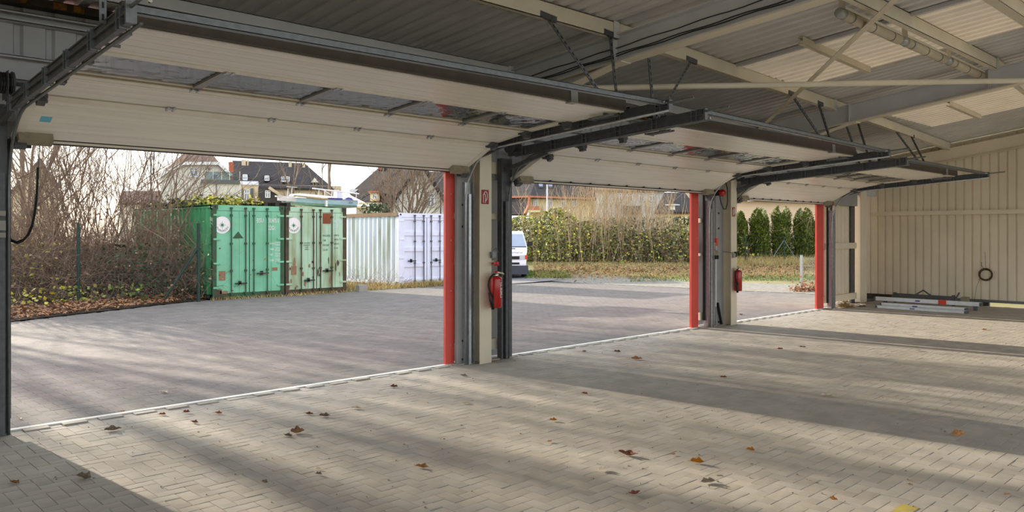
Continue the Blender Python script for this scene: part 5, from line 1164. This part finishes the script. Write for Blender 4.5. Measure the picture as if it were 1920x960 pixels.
for i, (u, n, h, lab) in enumerate(((1010, 14, 3.6, 'few thin pale canes in front of the yellow house'), (1070, 34, 4.0, 'tall pale canes by the street lamp'), (1115, 52, 4.5, 'densest clump of tall pale canes'), (1160, 54, 4.5, 'tall pale canes before the grey house'), (1205, 46, 4.3, 'tall pale canes before the brick-windowed house'), (1250, 26, 3.9, 'sparse pale canes before the dark pyramid roof'))):
    c = at(u, 41.4); c.z = ground_z(c.x, c.y); t = thing('cane_clump', lab, 'canes', c, group='tall canes in the thicket'); m = MB()
    for q in range(n):
        b0 = c + RT * r.gauss(0, 0.55) + FW * r.gauss(0, 0.7); grow(m, r, b0, Vector((r.gauss(0, 0.10), r.gauss(0, 0.10), 1)).normalized(), h * r.uniform(0.65, 1.05), 0.017, 1, (4,), 0.06, 0.05, 4, 0.45)
    part('canes', m, K['cane'], t, kind='stuff')
# thuja hedge, wire fence and mesh panel behind the furthest opening
for i, (u, wd, vt, lab) in enumerate(((1388, 34, 398, 'dark narrow thuja next to the second column'), (1424, 44, 391, 'broad thuja with a forked top, second in the hedge'), (1465, 43, 387, 'tallest thuja in the middle of the hedge'), (1507, 45, 391, 'thuja behind the grey mesh fence panel'), (1546, 44, 390, 'thuja half hidden by the third red jamb'), (1590, 44, 390, 'thuja hidden behind the last jamb'), (1352, 40, 396, 'thuja hidden behind the second column'))):
    Z = 41.0; c = at(u, Z); c.z = ground_z(c.x, c.y) - 0.03; H_ = 1.7 - (vt - CY) * Z / F - c.z; R_ = wd / 2 * Z / F * 0.9; r = random.Random(70 + i)
    t = thing('thuja', lab, 'conifer', c, group='thuja hedge')
    def rad(s): return R_ * (0.86 + 0.14 * sin(pi * min(1, s * 1.6))) * (1 if s < 0.8 else max(0.0, 1 - ((s - 0.8) / 0.2) ** 2.0 * 0.92) ** 0.6)
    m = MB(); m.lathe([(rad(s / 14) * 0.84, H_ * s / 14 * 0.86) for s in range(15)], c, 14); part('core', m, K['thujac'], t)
    m = MB(); lump = [(r.random() * 6.28, r.random(), r.uniform(0.08, 0.22)) for _ in range(40)]
    for q in range(3600):
        s = r.random() ** 0.85; a = r.random() * 6.28; rr = rad(s)
        for la, ls, lr in lump:
            dd = abs((a - la + pi) % (2 * pi) - pi) * 0.35 + abs(s - ls) * 1.6
            if dd < lr: rr += R_ * 0.22 * (1 - dd / lr)
        rr *= r.uniform(0.86, 1.06); p = c + Vector((rr * cos(a), rr * sin(a), s * H_ * (0.93 + 0.09 * sin(a * 2 + i * 1.7) * s))); d = Vector((cos(a) * 0.7 + r.gauss(0, 0.3), sin(a) * 0.7 + r.gauss(0, 0.3), 0.8 + r.gauss(0, 0.3))).normalized() * r.uniform(0.09, 0.17); e = Vector((-sin(a), cos(a), r.gauss(0, 0.4))).normalized() * 0.04
        m.quad(p - d * 0.4, p + e, p + d * 0.6, p - e)
    part('foliage', m, K['thuja'], t, kind='stuff')
t = thing('wire_fence', 'thin green wire fence with an A-braced post before the thuja hedge', 'fence', at(1440, 39.6, 0.2))
for u in (1398, 1470, 1545): p = at(u, 39.6); p.z = ground_z(p.x, p.y); m = MB(); m.tube([p, p + Vector((0, 0, 1.3))], 0.03, 8); part('fence_post', m, K['fgreen'], t)
for u in (1443, 1496): p = at(u, 39.6); p.z = ground_z(p.x, p.y); q = at(1470, 39.6); q.z = ground_z(q.x, q.y) + 1.12; m = MB(); m.tube([p, q], 0.022, 6); part('brace', m, K['galv'], t)
m = MB(); gz = ground_z(at(1398, 39.6).x, at(1398, 39.6).y)
for z in (0.1, 0.5, 0.9, 1.27): m.tube([at(1340, 39.6, gz + z), at(1600, 39.6, gz + z)], 0.006, 4)
part('wire', m, K['fgreen'], t, kind='stuff')
fp = at(1502.5, 23.6); fp.z = -0.03
t = thing('mesh_fence', 'light grey steel mesh fence panel standing beside the third red jamb', 'fence', fp)
m = MB(); m.box(fp.x - 0.03, fp.y - 0.03, fp.z, fp.x + 0.03, fp.y + 0.03, 1.02); m.box(fp.x - 0.035, fp.y - 0.035, 1.02, fp.x + 0.035, fp.y + 0.035, 1.03); part('fence_post', m, K['galvl'], t)
dv = Vector((0.35, -0.94, 0)).normalized()
m = MB()
for i in range(48): q = fp + dv * (0.06 + i * 0.05); m.tube([Vector((q.x, q.y, 0.03)), Vector((q.x, q.y, 0.98))], 0.0032, 4)
part('upright_wires', m, K['galvl'], t, kind='stuff')
for z in (0.05, 0.27, 0.49, 0.71, 0.93):
    m = MB()
    for s in (-0.008, 0.008): q = fp + Vector((s, 0, 0)); m.tube([Vector((q.x, q.y, z)), Vector((q.x, q.y, z)) + dv * 2.45], 0.004, 4)
    part('cross_wire', m, K['galvl'], t)
m = MB(); r = random.Random(77); leaves(m, r, lambda r: fp + dv * abs(r.gauss(0.3, 0.4)) + Vector((-0.3 + r.gauss(0, 0.25), r.gauss(0, 0.1), abs(r.gauss(0, 0.12)))), 420, 0.09)
solo('leaf_pile', m, K['lit'], 'heap of dry leaves at the foot of the grey mesh panel', 'leaf pile', fp, kind='stuff')
# ---------------------------------------------------------------- trees
def tree(u, Z, h, rad, lab, nst, kids, spread, mm, seed, lean=0.1, x=None, up=0.08, name='bare_tree', seg=6):
    b0 = at(u, Z) if x is None else Vector((x[0], x[1], 0)); b0.z = ground_z(b0.x, b0.y) - 0.05; r = random.Random(seed)
    t = thing(name, lab, 'tree', b0); m = MB()
    for k in range(nst):
        a = r.random() * 6.28; grow(m, r, b0 + Vector((cos(a), sin(a), 0)) * rad * (0.6 if nst > 1 else 0), Vector((cos(a) * lean, sin(a) * lean, 1)).normalized(), h * r.uniform(0.85, 1.05), rad, len(kids), kids, up, 0.09, seg, spread, 4)
    part('branches', m, mm, t); return t
tree(754, 44, 5.4, 0.07, 'bare multi-stemmed tree before the cream gable house', 6, (9, 5, 4), 0.55, K['bark'], 5, lean=0.35)
tree(621, 60, 9.5, 0.20, 'bare pollarded trunk rising behind the boat', 1, (3,), 0.25, K['bark'], 9, lean=0.02)
tree(606, 62, 7.5, 0.07, 'thin bare sapling beside the pollarded trunk', 1, (6, 3), 0.4, K['bark'], 12, lean=0.02)
tree(545, 58, 6.0, 0.07, 'thin bare tree before the long dark roof', 2, (8, 4), 0.4, K['bark'], 14, lean=0.1)
tree(48, 21.8, 7.0, 0.10, 'pale straight trunk next to the first post, ivy clad', 1, (5, 4), 0.5, K['bark'], 15, lean=0.02)
tree(64, 24.0, 7.0, 0.09, 'second darker trunk behind the pale straight trunk', 1, (6, 4), 0.5, K['bark'], 16, lean=0.02)
b0 = at(1600, 31); b0.z = ground_z(b0.x, b0.y); r = random.Random(18)
t = thing('bare_tree', 'bare tree whose thin twigs hang in before the beige building', 'tree', b0); m = MB()
m.tube([b0, b0 + Vector((0, 0, 2.4)), b0 + Vector((0.1, 0, 4.5))], [0.07, 0.06, 0.04], 7); part('trunk', m, K['bark'], t); m = MB()
for k in range(7): grow(m, r, b0 + Vector((0, 0, 2.6 + 0.2 * k)), (-RT + Vector((r.gauss(0, 0.2), r.gauss(0, 0.2), 0.25))).normalized(), r.uniform(1.8, 3.6), 0.016, 2, (5, 3), -0.07, 0.12, 6, 0.5)
part('branches', m, K['bark'], t)
for i, (x, y, h) in enumerate(((-2.5, 27, 8.5), (1.0, 31, 9), (-6, 30, 9), (4.2, 33, 8.5), (-0.5, 38, 10), (8.0, 37, 9))):
    tree(0, 0, h, 0.12, 'bare tree beyond the shrub thicket outside the frame, %s from the hall' % ('first', 'second', 'third', 'fourth', 'fifth', 'sixth')[i], 2, (9, 6, 4), 0.5, K['bark'], 20 + i, lean=0.18, x=(x, y))
# ---------------------------------------------------------------- houses
class House:        # local frame: y runs away along the line of sight to the house, x to its side
    def __init__(s, u0, Z, lab, cat='house', name='house'):
        s.t0 = (u0 - 960) / F; s.k = sqrt(1 + s.t0 ** 2); s.D = Z * s.k; o = at(u0, Z); yd = (FW + RT * s.t0).normalized()
        s.t = thing(name, lab, cat, (o.x, o.y, 0), rotz=atan2(yd.y, yd.x) - pi / 2, local=True)
    def P(s, u, v, y=0.0):
        tt = (u - 960) / F; Zp = (s.D + y) / ((1 + tt * s.t0) / s.k); return Vector((Zp * (tt - s.t0) / s.k, y, EYE - (v - CY) * Zp / F))
    def poly(s, nm, mm, pts, depth=0.15, label=None, par=None):   # outline in the front plane, given real thickness
        m = MB(); pp = [s.P(*p) for p in pts]
        for q, p_ in zip(pp, pts):
            if p_[1] >= 405: q.z = 0.0
        m.prism(pp, (0, depth, 0)); return part(nm, m, mm, par or s.t, label=label)
    def slab(s, nm, mm, pts, th=0.2, par=None):
        m = MB(); pp = [s.P(*p) for p in pts]; n_ = (pp[1] - pp[0]).cross(pp[2] - pp[0]).normalized(); m.prism(pp, n_ * th if n_.z < 0 else -n_ * th); return part(nm, m, mm, par or s.t)
    def window(s, u0, v0, u1, v1, y=0.0, cross=True, sill=True):
        a, b_ = s.P(u0, v1, y), s.P(u1, v0, y); m = MB(); f = 0.07
        m.box(a.x, y - 0.06, a.z, b_.x, y + 0.05, a.z + f); m.box(a.x, y - 0.06, b_.z - f, b_.x, y + 0.05, b_.z); m.box(a.x, y - 0.06, a.z, a.x + f, y + 0.05, b_.z); m.box(b_.x - f, y - 0.06, a.z, b_.x, y + 0.05, b_.z)
        if cross: xm = (a.x + b_.x) / 2; m.box(xm - 0.035, y - 0.06, a.z, xm + 0.035, y + 0.05, b_.z); zm = a.z + (b_.z - a.z) * 0.68; m.box(a.x, y - 0.055, zm - 0.03, b_.x, y + 0.05, zm + 0.03)
        w_ = part('window', m, K['white'], s.t); m = MB(); m.box(a.x + 0.02, y - 0.03, a.z + 0.02, b_.x - 0.02, y + 0.04, b_.z - 0.02); part('pane', m, K['glass'], w_); return w_
    def box(s, nm, mm, u0, v0, u1, v1, y0, y1, label=None):
        a, b_ = s.P(u0, v1, y0), s.P(u1, v0, y0); m = MB(); m.box(a.x, y0, 0.0 if v1 >= 405 else a.z, b_.x, y1, b_.z); return part(nm, m, mm, s.t, label=label)
h = House(366, 58, 'cream house with brown half-hipped roof and a glazed terrace')
h.poly('wall', K['hcream'], [(302, 412), (302, 328), (342, 306), (411, 306), (432, 327), (432, 412)], 8)
h.slab('roof', K['tilebr'], [(340, 306, -0.3), (412, 306, -0.3), (376, 262, 2.2), (372, 262, 2.2)])
h.slab('roof', K['tilebr'], [(412, 306, -0.3), (436, 330, -0.3), (420, 331, 8.3), (376, 268, 8.3), (376, 262, 2.2)])
h.slab('roof', K['tilebr'], [(372, 262, 2.2), (372, 268, 8.3), (330, 331, 8.3), (297, 330, -0.3), (340, 306, -0.3)])
m = MB(); q = [h.P(u, v, -0.35) for u, v in ((299, 330), (342, 306.5), (411, 306.5), (434, 329))]
for a, b_ in zip(q, q[1:]): m.bar(a, b_, 0.12, 0.22)
part('verge_board', m, K['white'], h.t)
h.box('terrace_wing', K['hcream'], 378, 344, 452, 415, -3.2, 0)
h.box('terrace_slab', K['shut'], 377, 338, 450, 343.5, -3.4, 0.0)
for i, (ua, ub) in enumerate(((384, 399), (400, 415), (416, 430), (431, 449))):
    a, b_ = h.P(ua, 337.5, -3.2), h.P(ub, 322, -3.2); m = MB(); m.box(a.x, -3.22, a.z, b_.x, -3.19, b_.z); part('balustrade_pane', m, K['bal'], h.t)
for u in (383.5, 399.5, 415.5, 430.5, 449.5): h.box('balustrade_post', K['white'], u - 0.4, 321.5, u + 0.4, 338, -3.24, -3.18)
h.box('downpipe', K['shut'], 405, 344, 406.5, 412, -3.3, -3.2)
h.window(355, 314, 372, 332, -0.05); h.box('vent', K['shut'], 390, 315, 394, 319, -0.06, 0.0); h.window(398, 326, 410, 338, -0.02, False)
h = House(530, 76, 'long house with dark roof, dormer windows and a red chimney')
h.box('wall', K['htan'], 437, 349, 640, 420, 0, 9)
h.slab('roof', K['tiledk'], [(434, 350.5, -0.4), (626, 354, -0.4), (571, 306, 4.0), (436, 301, 4.0)])
h.slab('roof', K['tiledk'], [(626, 354, -0.4), (612, 356, 9), (571, 306, 4.0)])
h.slab('roof', K['tiledk'], [(571, 306, 4.0), (612, 356, 9), (440, 352, 9), (436, 301, 4.0)])
h.poly('gable_wall', K['brickr'], [(429, 322), (429, 304), (437, 303.5), (437, 350), (431, 350)], 0.8, label='red brick chimney gable')
for u0, v0, u1, v1 in ((453, 300, 461, 309), (463, 300, 466, 313), (541, 303, 547, 311), (567, 305, 572, 313)): h.box('chimney', K['htan'], u0, v0, u1, v1 + 4, 3.2, 4.2)
for u0, u1, v0, v1 in ((455, 464, 327, 338), (496, 505, 329, 339), (527, 543, 331, 341)):
    h.box('dormer', K['tiledk'], u0 - 1, v0 - 1.5, u1 + 1, v1 + 1, 0.2, 3.0); h.window(u0, v0, u1, v1, 0.15, sill=False)
h.poly('dormer', K['hcream'], [(583, 342), (590, 333), (597, 342)], 2.0)
h.box('flat_roof_band', K['cwhite'], 450, 340, 484, 346, -2.0, 0); h.box('bay_wall', K['htan'], 452, 346, 484, 415, -1.8, 0)
h.window(458, 355, 468, 378, -1.85); h.box('shutter', K['shut'], 453, 353, 456, 376, -1.9, -1.8); h.box('shutter', K['shut'], 470, 353, 475, 376, -1.9, -1.8)
h.window(498, 356, 507, 372, -0.02)
h = House(505, 70, 'low grey-brown outbuilding with a slanting roof edge beside the long house', 'outbuilding', 'outbuilding')
h.poly('wall', K['tiledk'], [(484, 410), (484, 352), (507, 353), (546, 379), (546, 410)], 4); h.window(497, 357, 507, 371, -0.03)
m = MB(); m.bar(h.P(504, 351.5, -0.2), h.P(548, 380, -0.2), 0.3, 0.25); part('verge_board', m, K['htan'], h.t)
h = House(785, 52, 'cream gable house with a steep dark roof behind the bare tree')
h.poly('wall', K['hcream'], [(730, 415), (730, 388), (788, 305), (794, 305), (842, 385), (842, 415)], 10)
h.slab('roof', K['tileshade'], [(791, 299, -0.5), (722, 304, 10.5), (655, 363, 10.5), (722, 396, -0.5)])
h.slab('roof', K['tileshade'], [(791, 299, -0.5), (848, 392, -0.5), (800, 392, 10.5), (722, 304, 10.5)])
h.slab('roof', K['tileshade'], [(728, 300, 10.2), (668, 355, 14), (690, 360, 14), (735, 304, 10.2)]) if False else None
h.window(800, 362, 815, 388, -0.05); h.window(774, 330, 786, 343, -0.05); h.window(742, 362, 750, 378, -0.05)
h.box('dormer', K['hyel'], 694, 361, 711, 376, 1.5, 5.0, label='cream dormer front'); h.window(697, 363, 708, 374, 1.45); h.box('dormer_roof', K['copper'], 690, 358, 714, 360.5, 1.2, 5.2)
h.box('balcony_board', K['hyel'], 672, 380, 716, 383, 0.8, 1.0); h.box('balcony_board', K['hyel'], 668, 387, 716, 390, 0.8, 1.0); h.box('lower_wall', K['htan'], 668, 390, 730, 415, 1.0, 9)
h.box('eaves_board', K['white'], 655, 355, 684, 361, 9.5, 10.4); h.box('chimney', K['brickr'], 709, 309, 716, 318, 8.5, 9.5)
h = House(825, 75, 'house with plain dark roof showing past the steep gable')
h.box('wall', K['hcream'], 790, 362, 850, 420, 0, 8); h.slab('roof', K['tiledk'], [(785, 368, -0.4), (860, 368, -0.4), (858, 322, 4), (787, 322, 4)]); h.slab('roof', K['tiledk'], [(787, 322, 4), (858, 322, 4), (852, 366, 8.4), (792, 366, 8.4)])
h = House(1020, 60, 'yellow house with dark mansard roof, copper gutter and balcony')
h.box('wall', K['hyel'], 992, 369, 1116, 425, 0, 9)
h.slab('roof', K['tiledk'], [(993, 368, -0.4), (1118, 372, -0.4), (1108, 315, 4), (1012, 318, 3.5)])
h.slab('roof', K['tiledk'], [(993, 368, -0.4), (1012, 318, 3.5), (962, 318, 6), (925, 370, 2)])
h.slab('mansard_skirt', K['tiledk'], [(992, 369, -0.45), (930, 371, 1.8), (926, 402, 1.0), (984, 402, -1.0), (990, 388, -0.7)])
m = MB(); q = [h.P(*p) for p in ((992.5, 368.5, -0.6), (991, 385, -0.8), (984, 401, -1.1))]
for a, b_ in zip(q, q[1:]): m.bar(a, b_, 0.16, 0.16)
m.bar(h.P(992, 368.5, -0.6), h.P(1116, 372.5, -0.6), 0.18, 0.14); m.bar(h.P(992, 368.5, -0.6), h.P(928, 370.5, 1.7), 0.18, 0.14); part('gutter', m, K['copper'], h.t)
for u in (1000, 1027, 1052, 1072): h.window(u, 372, u + 9, 388, -0.05)
m = MB()
for i in range(14): a = h.P(993.5 + i * 1.3, 394.5, -1.2); b_ = h.P(993.5 + i * 1.3, 386.5, -1.2); m.box(a.x - 0.025, -1.22, a.z, a.x + 0.025, -1.18, b_.z)
part('balcony_rail', m, K['copper'], h.t, kind='stuff'); h.box('balcony_slab', K['hyel'], 990, 394, 1013, 398, -1.3, 0); h.box('balcony_slab', K['htan'], 1018, 386, 1058, 396, -0.8, 0)
for u in (1011, 1029): h.slab('rooflight', K['glass'], [(u, 349, 0.6), (u + 7, 349.5, 0.6), (u + 6, 339, 1.2), (u - 1, 339, 1.2)], 0.15)
m = MB(); c_ = h.P(987, 342, 3.0); m.lathe([(0.0, 0.12), (0.3, 0.04), (0.34, 0.0)], c_, 14, axis='y'); m.tube([c_, c_ + Vector((0, 0.2, -0.5))], 0.03, 6); part('dish_antenna', m, K['cwhite'], h.t)
h = House(1190, 70, 'pale grey house glimpsed through the tall canes')
h.box('wall', K['grey'], 1112, 352, 1246, 425, 0, 9); h.slab('roof', K['tilebr'], [(1108, 356, -0.4), (1250, 356, -0.4), (1235, 318, 4), (1122, 318, 4)]); h.slab('roof', K['tilebr'], [(1122, 318, 4), (1235, 318, 4), (1246, 356, 9.4), (1112, 356, 9.4)])
for u in (1156, 1176, 1198, 1218): h.window(u, 362, u + 10, 378, -0.05)
h.box('garage_front', K['shut'], 1168, 386, 1202, 402, -0.3, 0)
h = House(1262, 62, 'cream bungalow with a dark pyramid roof before the second red jamb')
h.box('wall', K['hyel'], 1230, 396, 1310, 425, 0, 6); h.slab('roof', K['tiledk'], [(1227, 397, -0.4), (1312, 397, -0.4), (1284, 361, 3), (1246, 361, 3)]); h.slab('roof', K['tiledk'], [(1312, 397, -0.4), (1305, 397, 6.4), (1284, 361, 3)]); h.slab('roof', K['tiledk'], [(1227, 397, -0.4), (1246, 361, 3), (1232, 397, 6.4)]); h.slab('roof', K['tiledk'], [(1284, 361, 3), (1305, 397, 6.4), (1232, 397, 6.4), (1246, 361, 3)])
h = House(1290, 78, 'tall grey house end behind the pyramid roof')
h.box('wall', K['htan'], 1283, 352, 1330, 425, 0, 8); h.slab('roof', K['tiledk'], [(1270, 386, -0.3), (1335, 386, -0.3), (1325, 345, 4), (1292, 345, 4)])
h = House(1470, 56, 'long beige rendered building behind the thuja hedge', 'building', 'building')
h.box('wall', K['hbeige'], 1330, 374, 1640, 440, 0, 10); h.slab('roof', K['shut'], [(1328, 368, -0.5), (1640, 376, -0.5), (1640, 366, 8), (1328, 356, 8)], 0.25); h.box('roof_edge', K['cwhite'], 1330, 374.5, 1415, 376.5, -0.4, 0)
h = House(90, 62, 'plain gabled house far behind the bare shrubs')
h.poly('wall', K['htan'], [(20, 420), (20, 360), (75, 300), (110, 345), (110, 420)], 9); h.slab('roof', K['tiledk'], [(75, 296, -0.4), (75, 300, 9.4), (20, 362, 9.4), (12, 366, -0.4)]); h.slab('roof', K['tiledk'], [(75, 296, -0.4), (114, 352, -0.4), (108, 354, 9.4), (75, 300, 9.4)])
h = House(270, 80, 'low white building seen between shrub stems')
h.box('wall', K['hcream'], 225, 380, 330, 425, 0, 6); h.slab('roof', K['tilebr'], [(222, 381, -0.3), (333, 381, -0.3), (328, 358, 3), (228, 358, 3)])
# lamps and small posts
p = at(1026, 44); p.z = ground_z(p.x, p.y); t = thing('street_lamp', 'white street lamp with a round flat head by the yellow house', 'lamp post', p)
m = MB(); m.tube([p, p + Vector((0, 0, 4.15))], [0.06, 0.045], 10); part('pole', m, K['cwhite'], t)
m = MB(); m.lathe([(0.05, 4.12), (0.24, 4.2), (0.27, 4.28), (0.2, 4.36), (0, 4.38)], p, 16); part('lamp_head', m, K['white'], t, True)
p = at(1261, 44); p.z = ground_z(p.x, p.y); t = thing('bird_house', 'small pale bird house on a thin pole before the pyramid roof', 'bird house', p)
m = MB(); m.tube([p, p + Vector((0, 0, 2.8))], 0.025, 8); part('pole', m, K['cane'], t); m = MB(); m.box(p.x - 0.1, p.y - 0.1, p.z + 2.7, p.x + 0.1, p.y + 0.1, p.z + 2.95); m.box(p.x - 0.28, p.y - 0.28, p.z + 2.95, p.x + 0.28, p.y + 0.28, p.z + 3.0); part('box', m, K['white'], t)
p = at(826, 48); p.z = ground_z(p.x, p.y); t = thing('garden_lamp', 'black garden lamp post at the gable house corner', 'lamp post', p)
m = MB(); m.tube([p, p + Vector((0, 0, 3.6))], 0.04, 8); part('pole', m, K['blackp'], t); m = MB(); m.lathe([(0.0, 3.55), (0.09, 3.6), (0.11, 3.85), (0.05, 3.95), (0, 4.0)], p, 10); part('lantern', m, K['blackp'], t)
p = at(283, 55); p.z = ground_z(p.x, p.y); t = thing('street_lamp', 'far street lamp with small bowl head between shrub stems', 'lamp post', p)
m = MB(); m.tube([p, p + Vector((0, 0, 6.5))], 0.05, 8); part('pole', m, K['shut'], t); m = MB(); m.lathe([(0.05, 6.45), (0.25, 6.6), (0.2, 6.75), (0, 6.8)], p, 12); part('lamp_head', m, K['cwhite'], t, True)
p = at(703, 41); p.z = 0; r = random.Random(99); t = thing('conifer_bush', 'dark green conifer bush below the cream dormer', 'conifer', p)
m = MB(); leaves(m, r, lambda r: p + Vector((r.gauss(0, 0.35), r.gauss(0, 0.35), 1.2 + r.random() * 2.0)), 900, 0.16, 1.0); part('foliage', m, K['lf_d'], t, kind='stuff'); m = MB(); m.tube([p, p + Vector((0, 0, 2.6))], 0.05, 6); part('stem', m, K['bark'], t)
for i, (u, Z) in enumerate(((1180, 50), (955, 50), (1285, 48), (880, 48))):
    p = at(u, Z); p.z = ground_z(p.x, p.y); t = thing('evergreen_bush', ('dark evergreen bush deep in the thicket behind the canes', 'dark evergreen hedge bush below the mansard house', 'dark evergreen bush beside the bird house', 'dark evergreen bush behind the nearer column')[i], 'bush', p)
    m = MB(); leaves(m, r, lambda r: p + RT * r.gauss(0, 1.3) + FW * r.gauss(0, 0.6) + Vector((0, 0, r.random() * 2.4)), 1500, 0.2, 1.0); part('foliage', m, K['lf_d'], t, kind='stuff')
